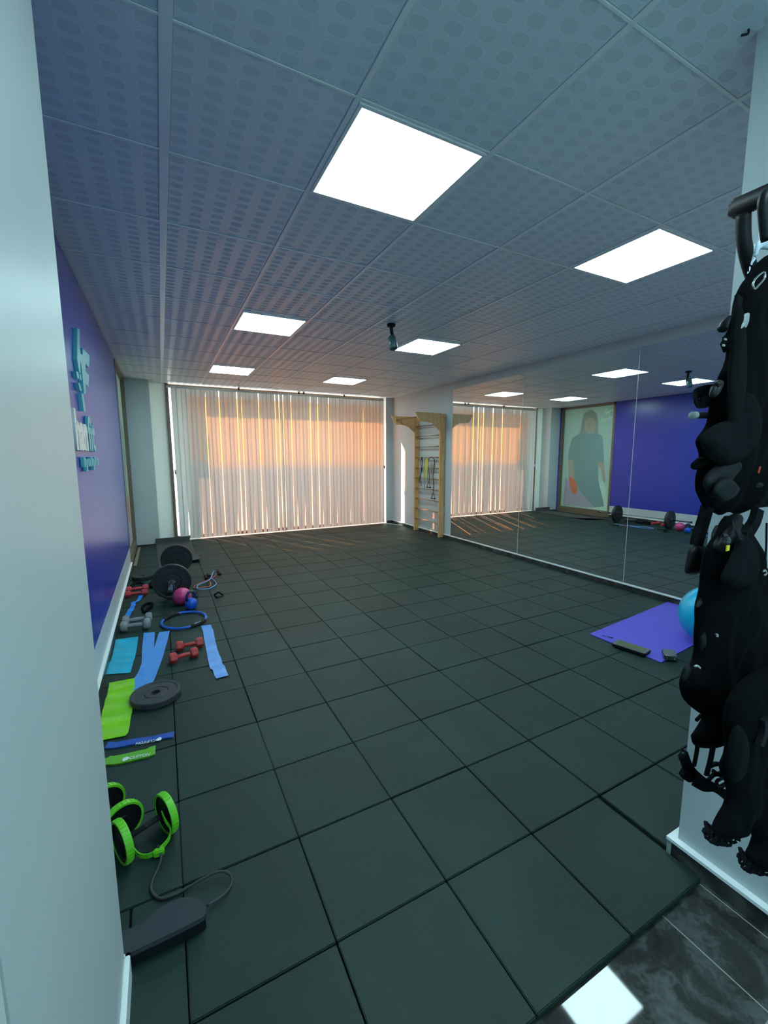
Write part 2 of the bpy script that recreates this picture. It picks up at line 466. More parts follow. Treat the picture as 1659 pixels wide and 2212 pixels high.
def text_mesh(body, origin, xdir, ydir, width, height, depth, bold=0.0, shear=0.0):
    cu = bpy.data.curves.new('lettering', 'FONT'); cu.body = body; cu.size = 1.0; cu.offset = bold; cu.extrude = 0.5; cu.shear = shear
    o = bpy.data.objects.new('lettering', cu); COL.objects.link(o)
    dg = bpy.context.evaluated_depsgraph_get(); me = bpy.data.meshes.new_from_object(o.evaluated_get(dg))
    bpy.data.objects.remove(o, do_unlink=True); bpy.data.curves.remove(cu)
    xs = [v.co.x for v in me.vertices]; ys = [v.co.y for v in me.vertices]
    x0, x1, y0, y1 = min(xs), max(xs), min(ys), max(ys)
    origin, xdir, ydir = Vector(origin), Vector(xdir).normalized(), Vector(ydir).normalized(); zdir = xdir.cross(ydir)
    for v in me.vertices:
        v.co = origin + xdir * ((v.co.x - x0) / (x1 - x0) * width) + ydir * ((v.co.y - y0) / (y1 - y0) * height) + zdir * ((v.co.z + 0.5) * depth)
    return me


def link_me(name, me, material, parent=None):
    me.materials.clear(); me.materials.append(material); o = bpy.data.objects.new(name, me); COL.objects.link(o)
    if parent is not None: o.parent = parent; o.matrix_parent_inverse = Matrix.Translation(-Vector(parent.location))
    return o


# ================================================================== STRUCTURE
# stone floor of the corridor (slabs with pale grout lines)
bm = bmesh.new()
box(bm, (-0.57, -2.6, -0.10), (1.25, PRY, STONE - 0.0006), mi=1)
gx = [-0.57, 0.30, 0.905, 1.20, 1.25]
g0 = fl(1434, 1980, STONE).x
gx = [-0.57, g0 - 0.6, g0, PRX - 0.035 if g0 < 1.1 else 1.2, 1.25]
for a, b in zip(gx, gx[1:]):
    ys_ = [-2.6, -1.9, -0.70, -0.30]
    for c, d in zip(ys_, ys_[1:]):
        box(bm, (a + 0.0022, c + 0.0022, -0.03), (b - 0.0022, d - 0.0022, STONE))
o = struct('floor', bm, [M['stone'], M['grout']])

# rubber tile floor: one covering, real slabs with seams
bm = bmesh.new()
tone = bm.verts.layers.float.new('tone')
G = 0.0022


def slab(x0, x1, y0, y1):
    if x1 - x0 < 0.03 or y1 - y0 < 0.03: return
    t_ = random.uniform(0.86, 1.16); before = set(bm.verts)
    j = [random.uniform(-0.0012, 0.0012) for _ in range(4)]
    box(bm, (x0 + G + j[0], y0 + G + j[1], -0.020), (x1 - G + j[2], y1 - G + j[3], random.uniform(-0.0012, 0.0)), bevel=0.0028)
    for v in bm.verts:
        if v not in before: v[tone] = t_


for r in range(-1, 18):
    for c in range(-3, 11):
        x0, x1, y0, y1 = c * T, (c + 1) * T, r * T, (r + 1) * T
        x0 = max(x0, XL); x1 = min(x1, XR); y1 = min(y1, YB - 0.002)
        if y1 <= PLY + 0.3 and r <= 0 and x0 < PLX:
            if r == 0 and x1 > PLX:
                slab(PLX, x1, y0, y1); slab(x0, PLX, PLY, y1)
            elif r == 0: slab(x0, x1, PLY, y1)
            elif x1 > PLX: slab(PLX, x1, y0, y1)
            continue
        if r == -1:
            if x1 > PRX - 0.03 and x0 < PRX - 0.03: slab(x0, PRX - 0.027, y0, y1); continue
            if x0 >= PRX - 0.03: slab(x0, x1, PRY + 0.026, y1); continue
        slab(x0, x1, y0, y1)
rub = struct('floor_rubber_tiles', bm, M['rubber'])
bm = B(((XL - 0.05, PRY + 0.02, -0.12), (XR + 0.05, YB + 0.5, -0.0195)), ((-0.57, -0.412, -0.0199), (PRX - 0.03, PRY + 0.03, -0.0192)))
struct('floor_underlay', bm, M['seam'])

# ceiling and its grid
struct('ceiling', B(((-1.3, -2.7, HC), (XR + 0.2, YB + 0.5, HC + 0.08))), M['ceil'])
bm = bmesh.new(); bj = bmesh.new()
for i in range(0, 8):
    x = COX + i * CT; w_ = 0.019 if i == 0 else 0.010
    box(bm, (x - w_, -2.6, HC - 0.005), (x + w_, YB + 0.07, HC + 0.001), bevel=0.001)
    box(bj, (x - w_ - 0.0018, -2.6, HC - 0.0012), (x + w_ + 0.0018, YB + 0.07, HC + 0.001))
for j in range(-7, 10):
    y = COY + j * CT
    if y > YB + 0.05: continue
    box(bm, (XL, y - 0.005, HC - 0.004), (XR, y + 0.005, HC + 0.001), bevel=0.001)
    box(bj, (XL, y - 0.0066, HC - 0.0010), (XR, y + 0.0066, HC + 0.001))
struct('ceiling_grid', bm, M['tbar'])
struct('ceiling_joint', bj, mat('grey_joint', (0.32, 0.35, 0.37), 0.6))

# left wall: blue field, white base band, side window
Y0W, Y1W = 5.45, 6.98
WT, WB_ = 2.70, 0.0
struct('wall_left', B(((XL - 0.2, PLY - 0.05, 0.28), (XL, Y0W, HC)), ((XL - 0.2, Y1W, 0), (XL, YB + 0.1, HC)), ((XL - 0.2, Y0W, WT + 0.01), (XL, Y1W, HC))), M['blue'])
struct('wall_left_base', B(((XL - 0.2, PLY - 0.05, -0.1), (XL + 0.002, Y0W, 0.28))), M['wall'])
struct('baseboard_left', B(((XL, PLY, 0.0), (XL + 0.020, Y0W - 0.01, 0.072)), bevel=0.001), M['skirt'])
struct('trim_1', B(((XL, PLY, 0.072), (XL + 0.024, Y0W - 0.008, 0.084)), bevel=0.002), M['ledge'])
# left jamb beside the camera
struct('wall_corridor_left', B(((-1.3, -0.545, -0.1), (PLX, PLY, HC))), M['wall'])
struct('door_1', B(((-1.3, -2.6, -0.1), (PLX + 0.004, -0.56, HC)), bevel=0.004), M['door'])
struct('trim_2', B(((-1.3, -0.562, -0.1), (PLX - 0.006, -0.544, HC))), M['casegray'])
struct('baseboard_corridor_left', B(((PLX, -0.5, -0.02), (PLX + 0.014, PLY + 0.012, 0.075)), ((PLX - 0.25, PLY, 0.0), (PLX + 0.014, PLY + 0.012, 0.075)), bevel=0.002), M['ledge'])
# right corridor wall block with skirting
struct('wall_corridor_right', B(((PRX, -2.6, -0.1), (XR + 0.2, PRY, HC))), M['wall'])
def ell(o_, z0, z1): return prism(bmesh.new(), [(PRX - o_, -2.6, z0), (PRX + 0.002, -2.6, z0), (PRX + 0.002, PRY - 0.002, z0), (XR, PRY - 0.002, z0), (XR, PRY + o_, z0), (PRX - o_, PRY + o_, z0)], (0, 0, z1 - z0))


struct('baseboard_corridor_right', ell(0.022, -0.02, 0.048), M['skirt'])
struct('trim_3', ell(0.027, 0.048, 0.060), M['ledge'])
struct('trim_4', B(((PRX - 0.0245, PRY + 0.010, -0.015), (PRX - 0.010, PRY + 0.0245, 0.0475))), M['label'])
struct('wall_front', B(((-1.3, -2.75, -0.1), (-0.45, -2.6, HC)), ((1.10, -2.75, -0.1), (XR, -2.6, HC)), ((-0.45, -2.75, 2.35), (1.10, -2.6, HC))), M['wall'])
d2 = struct('fill_light_opening', B(((-0.45, -2.70, -0.02), (-0.40, -2.64, 2.35)), ((1.05, -2.70, -0.02), (1.10, -2.64, 2.35)), ((-0.40, -2.70, 2.30), (1.05, -2.64, 2.35)), ((0.30, -2.70, -0.02), (0.35, -2.64, 2.30)), bevel=0.004), M['brown'])  # unseen glazed opening, added to light the corridor from behind the camera
dg_ = link_mesh('fill_light_pane', B(((-0.40, -2.674, -0.02), (1.05, -2.668, 2.30))), film_material('fill_light_glass', FILL_TINT), d2)
# right wall carrying the mirror
struct('wall_right', B(((XR, PRY - 0.05, -0.1), (XR + 0.15, YB + 0.5, HC))), M['wall'])
struct('baseboard_right', B(((XR - 0.020, PRY, 0.0), (XR, YB, 0.052)), bevel=0.001), M['skirt'])
struct('trim_5', B(((XR - 0.026, PRY, 0.052), (XR, YB, 0.064)), bevel=0.002), M['ledge'])
# back wall: column, recess strip, window opening, pier on the right
WX0, WX1 = -0.21, 3.985
struct('column', B(((XL - 0.2, YC, -0.1), (-0.495, YB + 0.3, HC))), M['wall'])
struct('wall_back', B(((WX1, YB, -0.1), (XR, YB + 0.3, HC))), M['wall'])
struct('baseboard_back', B(((WX1 + 0.01, YB - 0.02, 0), (XR, YB, 0.055)), ((XL, YC - 0.012, 0), (-0.50, YC, 0.02))), M['skirt'])
struct('recess_strip_backlit', B(((-0.495, YB + 0.07, -0.02), (-0.255, YB + 0.078, HC))), translucent_material('recess_strip_translucent', (0.75, 0.80, 0.77), 0.35))  # pane made up here so the recess strip glows with daylight
wf = struct('window_1', B(((-0.255, YB + 0.02, 0), (WX0 + 0.005, YB + 0.16, HC)), ((WX1 - 0.03, YB + 0.12, 0), (WX1, YB + 0.2, HC)),
                          ((WX0, YB + 0.12, 0), (WX1, YB + 0.2, 0.06)), ((WX0, YB + 0.12, HC - 0.03), (WX1, YB + 0.2, HC)),
                          ((1.66, YB + 0.13, 0.06), (1.70, YB + 0.19, HC - 0.03)), bevel=0.003), M['brown'])
struct('window_1_sill', B(((WX0, YB - 0.002, -0.02), (WX1, YB + 0.24, 0.004))), M['ledge'])
YF = YB + 0.08
off = SUNDIR * (-(YF - YB) / SUNDIR.y)            # sun filter is this far up-sun of the blinds


def film_quad(x0, z0, x1, z1):
    return B(((x0 - off.x * 0, YF, z0), (x1, YF + 0.002, z1)))


dz = (YF - YB) * (-SUNDIR.z) / (-SUNDIR.y)
dx = (YF - YB) * SUNDIR.x / SUNDIR.y
zs = 1.262 + dz
fx = lambda x: x - dxf
dxf = (YF - YB) * SUNDIR.x / -SUNDIR.y
fo = link_mesh('upper_sun_filter', B(((fx(0.10), YF, zs), (3.885, YF + 0.002, 2.455 + dz))), M['orange_filter'], wf)  # unseen sheet added to turn the sun on the upper blinds orange
fo['label'] = 'unseen orange filter added to colour the sunlight on the upper blinds'
fp = link_mesh('lower_sun_filter', B(((fx(0.10), YF, 0.02), (3.885, YF + 0.002, zs))), M['pale_filter'], wf)  # unseen sheet added to warm and weaken the sun on the lower blinds
fp['label'] = 'unseen pale filter added to tint the sunlight on the lower blinds'

# side window with backlit picture film (seen in the mirror)
w2 = struct('window_2', B(((XL - 0.10, Y0W, 0.0), (XL + 0.006, Y0W + 0.055, WT + 0.02)), ((XL - 0.10, Y1W - 0.075, 0.0), (XL + 0.006, Y1W, WT + 0.02)),
                          ((XL - 0.10, Y0W, WT - 0.03), (XL + 0.006, Y1W, WT + 0.02)), ((XL - 0.10, Y0W, 0.0), (XL + 0.004, Y1W, 0.135)), bevel=0.003), M['brown'])
xp = XL - 0.045
pf = link_mesh('picture_film', B(((xp - 0.004, Y0W + 0.05, 0.13), (xp, Y1W - 0.07, WT - 0.025))), M['poster'], w2)
pf['label'] = 'teal backlit film printed with a standing person'
VM = 2 * XR - XL


def mp_(x, y):            # point of the mirrored picture -> real film
    p = hit(1200 + x * 0.11755, 860 + y * 0.11755, 0, VM); return Vector((xp, p.y, p.z))


def flat(name, pts, m, k):
    bm = bmesh.new(); prism(bm, [mp_(*p) + Vector((0.0006 * k, 0, 0)) for p in pts], (0.0006, 0, 0))
    return link_mesh(name, bm, m, pf)


flat('printed_corner', [(165, 1470), (330, 1560), (410, 1690), (520, 1800), (705, 2020), (125, 1960)], M['p_lilac'], 1)
flat('printed_shirt', [(500, 640), (740, 640), (850, 700), (880, 1180), (770, 1170), (770, 1500), (880, 1990), (705, 2010), (420, 1700), (330, 1480), (310, 1150), (215, 1140), (230, 960), (290, 730), (420, 660)], M['p_shirt'], 1)
flat('printed_hair', [(500, 300), (560, 250), (610, 215), (660, 220), (740, 290), (770, 400), (760, 660), (700, 650), (700, 380), (530, 380), (520, 650), (430, 680), (470, 450)], M['p_hair'], 2)
flat('printed_face', [(525, 430), (560, 370), (620, 350), (690, 375), (725, 440), (718, 540), (680, 620), (620, 660), (560, 640), (520, 560)], M['p_face'], 3)
for e_ in (((560, 462), (600, 455), (600, 475), (562, 480)), ((640, 450), (690, 455), (688, 474), (640, 472)), ((600, 480), (622, 480), (628, 550), (598, 552)), ((580, 590), (650, 590), (640, 605), (590, 605))):
    flat('printed_feature', list(e_), M['p_hair'], 5)
flat('printed_arm', [(218, 1140), (308, 1140), (305, 1300), (325, 1480), (245, 1460), (225, 1300)], M['p_skin'], 2)
flat('printed_arm', [(765, 1170), (870, 1180), (900, 1400), (895, 1560), (850, 1500), (815, 1300), (765, 1220)], M['p_skin'], 2)
flat('printed_hand', [(225, 1440), (325, 1480), (375, 1580), (385, 1680), (360, 1775), (335, 1760), (325, 1720), (320, 1765), (295, 1750), (275, 1700), (255, 1660), (245, 1560)], M['p_hand'], 3)
flat('printed_symbol', [(905, 190), (930, 195), (915, 240), (1040, 205), (1020, 240), (990, 245), (985, 270), (940, 275), (925, 325), (915, 320), (920, 280), (890, 270)], M['p_white'], 3)
a, b_ = mp_(812, 420), mp_(1030, 405)
link_me('printed_name', text_mesh('hanfit', a + Vector((0.0018, 0, 0)), (b_ - a), Vector((0, 0, 1)), (b_ - a).length, 0.105, 0.001, 0.015, 0.3), M['p_white'], pf) if False else None
me = text_mesh('hanfit', Vector((xp + 0.0018, a.y, a.z - 0.01)), Vector((0, 1, 0)) if b_.y > a.y else Vector((0, -1, 0)), Vector((0, 0, 1)), abs(b_.y - a.y), 0.11, 0.001, 0.015, 0.3)
link_me('printed_name', me, M['p_white'], pf)
struct('trim_6', B(((XL + 0.02, 5.55, 0.0), (XL + 0.06, 6.9, 0.006)), bevel=0.001), M['brass'])
struct('window_2_sill', B(((XL - 0.1, Y0W, -0.02), (XL + 0.002, Y1W, 0.01))), M['brown'])

# outside: ground, plus two unseen blockers added to shade parts of the blinds
struct('pavement_outside', B(((-14, YB + 0.25, -0.4), (14, YB + 14, -0.12)), ((-10, -6, -0.4), (-1.35, YB + 0.25, -0.12)), ((-1.35, -9, -0.4), (6, -2.75, -0.12))), M['pave'])
D1 = 1.2
sx = (D1) * 0.40 / 0.92; sz = D1 / 0.92
zt = 2.455 + sz
struct('shade_slab_outside', B(((-3, YB + 0.3, zt), (8, YB + D1, zt + 0.25))), M['blocker_grey'])  # unseen slab added to keep the sun off the top band of the blinds
D2 = 1.3
px_, pz_ = D2 * 0.40 / 0.92, D2 / 0.92
bm = bmesh.new()
zz = lambda z: z + pz_
xx = lambda x: x - px_
prism(bm, [(xx(0.10) - 1.5, YB + D2, -0.3), (xx(0.10), YB + D2, -0.3), (xx(0.10), YB + D2, zz(1.31)), (xx(0.32), YB + D2, zz(1.31)),
           (xx(0.33), YB + D2, zz(2.05)), (xx(0.29), YB + D2, zz(2.12)), (xx(0.31), YB + D2, zz(2.24)), (xx(0.19), YB + D2, zz(2.40)), (xx(0.17), YB + D2, zz(2.8)), (xx(0.10) - 1.5, YB + D2, zz(2.8))], (0, 0.2, 0))
struct('shade_blocker_outside', bm, M['blocker_grey'])  # unseen blocker, its outline cut to shade the left end of the blinds

# ================================================================== LIGHTS (ceiling panels)
def led_panel(cx_, cy_, label):
    x0, y0 = COX + cx_ * CT + 0.012, COY + cy_ * CT + 0.012
    t_ = thing('led_panel', label, 'ceiling light', (x0 + CT / 2, y0 + CT / 2, HC), 'square LED panels in the tile ceiling')
    a0, a1, b0, b1 = x0, x0 + CT - 0.024, y0, y0 + CT - 0.024; z0, z1 = HC - 0.008, HC - 0.001; w = 0.014
    link_mesh('frame', B(((a0, b0, z0), (a1, b0 + w, z1)), ((a0, b1 - w, z0), (a1, b1, z1)), ((a0, b0 + w, z0), (a0 + w, b1 - w, z1)), ((a1 - w, b0 + w, z0), (a1, b1 - w, z1))), M['pframe'], t_)
    link_mesh('diffuser', B(((a0 + w, b0 + w, z0 + 0.001), (a1 - w, b1 - w, z1))), M['led'], t_)
    return t_


led_panel(1, -2, 'largest glowing square panel, nearest above the camera')
led_panel(4, -2, 'glowing square panel at upper right near the hanging vests')
led_panel(1, 2.1, 'glowing square panel in the middle left of the ceiling')
led_panel(4, 2.15, 'glowing square panel just right of the ceiling spotlight')
led_panel(1, 6.15, 'small far glowing panel near the left end of the blinds')
led_panel(4, 6.3, 'small far glowing panel near the right half of the blinds')
led_panel(1, -6, 'unseen square panel added over the corridor behind the camera for fill light')  # out of view, added as fill for the corridor walls

# ceiling spotlight
p = hit(845, 700, 2, HC)
t_ = thing('ceiling_spotlight', 'small spotlight on a black swivel arm under the ceiling beside a panel', 'spotlight', (p.x, p.y, HC))
link_mesh('mount', lathe(bmesh.new(), [(0, 0), (0.04, 0), (0.04, 0.02), (0.036, 0.024), (0, 0.024)], (p.x, p.y, HC), (0, 0, -1), 24), M['foam'], t_, True)
link_mesh('arm', tube(bmesh.new(), spline([(p.x, p.y, HC - 0.02), (p.x + 0.01, p.y, HC - 0.09), (p.x + 0.035, p.y - 0.01, HC - 0.15)], 5), 0.016, 10), M['foam'], t_, True)
hd = link_mesh('head', lathe(bmesh.new(), [(0, -0.005), (0.03, 0), (0.038, 0.01), (0.040, 0.12), (0.034, 0.125), (0.030, 0.11), (0, 0.108)], (p.x + 0.00, p.y - 0.01, HC - 0.115), (0.05, -0.25, -1), 24), M['seagreen'], t_, True)

# ================================================================== BLINDS
bx0, bx1, zt_, zb_ = -0.165, 3.905, 2.655, 0.022
t_ = thing('vertical_blinds', 'wide cream vertical blinds drawn across the back window, glowing orange above', 'blinds', ((bx0 + bx1) / 2, YB, 0))
link_mesh('headrail', B(((-0.235, YB - 0.02, 2.652), (3.93, YB + 0.02, 2.684)), bevel=0.003), M['rail'], t_)
for sx_ in (0.95, 2.07, 2.17, 3.02):
    link_mesh('bracket', B(((sx_ - 0.012, YB - 0.012, 2.684), (sx_ + 0.012, YB + 0.012, HC - 0.002))), M['foam'], t_)
NS = 53; pitch = (bx1 - bx0) / NS; sw = pitch * 1.16
gaps = {9: (.012, .0), 13: (.006, .028), 14: (.003, .022), 18: (.014, .022), 19: (.0, .01), 22: (.014, .014), 23: (.013, .008), 24: (.011, .012), 26: (.006, .004), 27: (.0, .012), 31: (.004, .010), 33: (.002, .008), 36: (.009, .002), 38: (.0, .006), 42: (.0, .012), 6: (.004, .001), 4: (.0, .004), 46: (.004, .0), 29: (.0, .012), 16: (.0, .012), 12: (.0, .016), 1: (.0, .010), 34: (.0, .007)}
for i in range(NS):
    bm = bmesh.new(); x0 = bx0 + i * pitch - (sw - pitch) / 2; x1 = x0 + sw
    yo = 0.005 if i % 2 else -0.005
    rowsv = []
    NZ = 14
    for k in range(NZ + 1):
        t = k / NZ; z = zb_ + (zt_ - zb_) * (t ** 1.6); h = 1 - t
        low = max(0, 1 - (z - zb_) / 0.95) ** 1.6
        l = x0; r = x1; ov = sw - pitch
        if i in gaps:
            up, dn = gaps[i]; up *= 0.32; dn *= 0.8
            g_ = (up * (1.0 if z < 2.5 else 0.3) + dn * low)
            if g_ > 0.0005: r = x1 - ov - g_ * min(1.0, 0.35 + 0.65 * min(1, (zt_ - z) / 1.4)) if up > 0 else x1 - (ov + g_) * min(1, low * 1.5)
        if i - 1 in gaps:
            up, dn = gaps[i - 1]; up *= 0.32; g_ = up + dn * low
            if g_ > 0.0005: l = x0 + (ov if up > 0 else ov * min(1, low * 1.5)) * 0.9
        bow = 0.003 * math.sin(t * 3 + i)
        rowsv.append([bm.verts.new((l + (r - l) * q, YB + yo + bow + 0.004 * math.sin(q * PI), z)) for q in (0, 0.33, 0.66, 1)])
    for a, c in zip(rowsv, rowsv[1:]):
        for q in range(3): bm.faces.new((a[q], a[q + 1], c[q + 1], c[q]))
    o = link_mesh('slat', bm, M['slat'], t_, True)
    if i in (52,):
        pass
link_mesh('bottom_chain', tube(bmesh.new(), [(bx0, YB - 0.012, 0.03), (bx1, YB - 0.012, 0.03)], 0.0022, 6), M['rail'], t_)
link_mesh('wand', tube(bmesh.new(), [(bx0 - 0.02, YB - 0.03, 2.65), (bx0 - 0.012, YB - 0.03, 1.25)], 0.003, 6), M['rail'], t_)
link_mesh('cord_weight', lathe(bmesh.new(), [(0, 0), (0.014, 0.004), (0.018, 0.04), (0.012, 0.08), (0, 0.085)], (bx0 - 0.012, YB - 0.03, 1.26), (0, 0, -1), 12), M['rail'], t_, True)
link_mesh('cord_weight', lathe(bmesh.new(), [(0, 0), (0.012, 0.004), (0.015, 0.03), (0.01, 0.06), (0, 0.065)], (3.93, YB - 0.03, 1.28), (0, 0, -1), 12), M['casegray'], t_, True)
link_mesh('pull_cord', tube(bmesh.new(), [(3.93, YB - 0.03, 2.65), (3.93, YB - 0.03, 1.27)], 0.0015, 6), M['rail'], t_)

# ================================================================== MIRRORS
ZM0, ZM1 = 0.066, 2.615
for (y0, y1, lab) in ((3.43, 5.06, 'tall wall mirror pane beside the wooden wall bars, reflecting the blinds'),
                      (1.808, 3.43, 'tall wall mirror pane in the middle, reflecting the teal side window'),
                      (0.18, 1.808, 'tall wall mirror pane nearest the hanging black vests, reflecting the blue wall')):
    t_ = thing('wall_mirror', lab, 'mirror', (XR - 0.003, (y0 + y1) / 2, ZM0), 'mirror panes along the right wall')
    link_mesh('glass', B(((XR - 0.006, y0 + 0.0025, ZM0), (XR - 0.0005, y1 - 0.0025, ZM1))), M['mirror'], t_)
    link_mesh('edge', B(((XR - 0.0075, y0 + 0.0003, ZM0), (XR - 0.0005, y0 + 0.0025, ZM1))), M['mirror_edge'], t_)
    link_mesh('edge', B(((XR - 0.0075, y1 - 0.0025, ZM0), (XR - 0.0005, y1 - 0.0003, ZM1))), M['mirror_edge'], t_)

# ================================================================== WALL LOGO
LX = XL + 0.022
bm = bmesh.new()


def lp(x, y):
    p = hit(150 + x * 0.09036, 700 + y * 0.09036, 0, LX); return (LX, p.y, p.z)


t_ = thing('wall_logo_symbol', 'teal raised angular symbol on the blue wall above the lettering', 'wall sign', (XL, 2.6, 1.8))
shapes = [[(190, 90), (247, 135), (250, 520), (262, 700), (312, 745), (318, 575), (480, 755), (468, 1050), (385, 945), (385, 1130), (470, 1230), (455, 1500), (390, 1440), (395, 1650), (350, 1680), (312, 1250), (300, 1080), (262, 860), (262, 1020), (265, 1190), (240, 1160), (185, 850)],
          [(160, 1130), (215, 1150), (235, 1300), (195, 1300)], [(210, 1400), (250, 1420), (305, 1600), (250, 1590)], [(290, 1665), (330, 1665), (392, 2085), (345, 2090)], [(245, 1190), (275, 1210), (292, 1330), (257, 1350)]]
for i, s_ in enumerate(shapes):
    bm = bmesh.new(); prism(bm, [lp(*q) for q in s_], (-0.0215, 0, 0)); link_mesh('raised_shape', bm, M['teal_l'], t_)
t_ = thing('wall_logo_name', 'raised wall lettering reading hanfit, white then teal, on the blue wall', 'wall sign', (XL, 2.3, 1.5))
X0_, Y0_ = XL + 0.003, 1.80
link_me('white_letters', text_mesh('han', (X0_, 1.975, 1.527), (0, 1, 0), (0, 0, 1), 0.46, 0.245, 0.018, 0.055), M['white_l'], t_)
link_me('teal_letters', text_mesh('fit', (X0_, 2.465, 1.527), (0, 1, 0), (0, 0, 1), 0.34, 0.245, 0.018, 0.03), M['teal_l'], t_)
t_ = thing('wall_logo_tagline', 'row of small teal raised characters below the wall lettering', 'wall sign', (XL, 2.45, 1.43))
for k in range(9):
    y = 2.16 + 0.080 * k
    link_mesh('raised_character', B(((X0_, y, 1.425 + (-0.03 if k in (1, 5) else 0)), (X0_ + 0.022, y + 0.045, 1.478 + (0.012 if k in (0, 4, 6) else 0))), bevel=0.004), M['teal_l'], t_)

# ================================================================== WALL BARS
t_ = thing('wall_bars', 'pine gymnastic wall bars with pull-up arms beside the mirror', 'wall bars', (4.09, 5.71, 0))
YN, YFp, PX0, PX1 = 5.285, 6.14, 4.035, 4.142
for y in (YN, YFp):
    po = link_mesh('post', B(((PX0, y - 0.018, 0.0), (PX1, y + 0.018, 2.225)), bevel=0.004), M['pine'], t_)
    bm = bmesh.new()
    outl = [(0.0, 2.235), (0.0, 1.93), (-0.07, 1.985), (-0.13, 2.035), (-0.20, 2.065), (-0.28, 2.075), (-0.40, 2.08), (-0.44, 2.10), (-0.475, 2.15), (-0.515, 2.225), (-0.505, 2.235)]
    if y > 6: outl = [(a * 1.0, z) for a, z in outl]
    prism(bm, [(PX0 + 0.004 + a, y - 0.013, z) for a, z in outl], (0, 0.026, 0)); bmesh.ops.recalc_face_normals(bm, faces=bm.faces)
    link_mesh('pull_up_arm', bm, M['pine'], t_)
link_mesh('pull_up_bar', tube(bmesh.new(), [(3.635, YN, 2.165), (3.635, YFp, 2.165)], 0.017, 14), M['rung'], t_, True)
for z in [0.255 + 0.2 * i for i in range(9)] + [2.05]:
    link_mesh('rung', tube(bmesh.new(), [(PX0 + 0.035, YN, z), (PX0 + 0.035, YFp, z)], 0.016, 12), M['rung'], t_, True)
for z, x in ((1.73, 4.10), (1.06, 4.07), (1.36, 4.125)):
    link_mesh('knot', lathe(bmesh.new(), [(0, 0), (0.011, 0), (0.011, 0.0006), (0, 0.0006)], (x, YN - 0.0181, z), (0, -1, 0), 12), M['knot'], t_)
for z in (1.98, 0.62, 0.42):
    link_mesh('bolt', lathe(bmesh.new(), [(0, 0), (0.012, 0), (0.012, 0.012), (0, 0.014)], (XR, YN - 0.03, z), (-1, 0, 0), 12), M['steel'], t_)


def W_(x, y, X=4.035):
    p = hit(820 + x / 6.704, 860 + y / 6.704, 0, X); return (X, p.y, p.z)


def hung(name, pts, rad, m, label, cat='resistance tube', handles=(), hm=None, X=4.035):
    t_ = thing(name, label, cat, W_(*pts[0], X))
    link_mesh('tube', tube(bmesh.new(), spline([W_(*q, X) for q in pts], 6), rad, 8), m, t_, True)
    for hx, hy in handles:
        c = Vector(W_(hx, hy, X)); s = 0.055
        link_mesh('handle', tube(bmesh.new(), [c + Vector((0, -0.06, -0.10)), c + Vector((0, 0.06, -0.10))], 0.014, 10), M['foam'], t_, True)
        link_mesh('strap', tube(bmesh.new(), [c + Vector((0, -0.058, -0.10)), c + Vector((0, -0.02, -0.01)), c, c + Vector((0, 0.02, -0.01)), c + Vector((0, 0.058, -0.10))], 0.005, 8), M['black'], t_)
    return t_


hung('resistance_tube', [(712, 1215), (720, 1130), (708, 1020), (703, 930), (722, 870), (750, 855), (780, 875), (795, 940), (785, 1040), (775, 1150), (782, 1260), (775, 1375)], 0.0062, M['foam'],
     'black exercise tube with two triangular handles looped over a wall bar rung', handles=((712, 1215), (775, 1375)))
hung('resistance_tube', [(690, 1210), (700, 1010), (705, 900), (680, 858), (655, 880), (648, 960), (645, 1100), (650, 1240), (655, 1330)], 0.005, mat('teal_tubing', (0.05, 0.30, 0.24), 0.4), 'thin teal exercise tube hung on the wall bars left of the black tube', X=4.005)
bm = bmesh.new()
lft = [W_(665, 850, 4.03), W_(655, 940, 4.03), W_(652, 1050, 4.03), (W_(650, 1165, 4.03))]; rgt = [W_(695, 860, 4.03), W_(700, 940, 4.03), W_(690, 1050, 4.03), W_(672, 1175, 4.03)]
for a, c in zip(zip(lft, rgt), list(zip(lft, rgt))[1:]):
    prism(bm, [a[0], a[1], c[1], c[0]], (-0.002, 0, 0))
tag(link_mesh('resistance_band', bm, mat('yellow_latex', (0.62, 0.60, 0.12), 0.4)), 'flat yellow elastic band hanging from the wall bar rung', 'resistance band')
hung('strap', [(605, 1275), (590, 1150), (605, 1040), (600, 930), (612, 855), (620, 900), (612, 1040), (580, 1150), (572, 1230)], 0.006, M['black'], 'narrow black strap hanging at the left side of the wall bars', 'strap')

# ================================================================== FLOOR EQUIPMENT
def A(x, y): return (180 + x * .22905, 1080 + y * .22905)
def BB(x, y): return (180 + x * .22905, 1320 + y * .22905)
def DD(x, y): return (180 + x * .22905, 1680 + y * .22905)
def EE(x, y): return (400 + x * .060277, 1210 + y * .060277)
def PP(x, y): return (1250 + x * .24653, 1200 + y * .24653)


# folded charcoal mat by the column
c0, c1, c2, c3 = Vector((-0.590, 7.03 - 0.03, 0)), Vector((-0.055, 6.93, 0)), Vector((0.03, 5.40, 0)), Vector((-0.505, 5.24, 0))
bm = bmesh.new(); L = []; R = []
c0 = Vector((-0.49, 7.14, 0)); c1 = Vector((-0.02, 7.14, 0))
for i in range(25):
    t = i / 24
    if t < 0.12:
        k = t / 0.12; l = Vector((-0.56, 6.985 - 0.01 * k, 0.105 * (1 - k) ** 1.5)); r = Vector((-0.03, 6.99 - 0.03 * k, 0.105 * (1 - k) ** 1.5))
    else:
        k = (t - 0.12) / 0.88; l = Vector((-0.56, 6.96, 0)).lerp(c3, k); r = Vector((-0.03, 6.94, 0)).lerp(c2, k)
        l.z = 0.002; r.z = 0.002 + 0.04 * max(0, k - 0.75) / 0.25
    L.append(l); R.append(r)
strip(bm, L, R, 0.006)
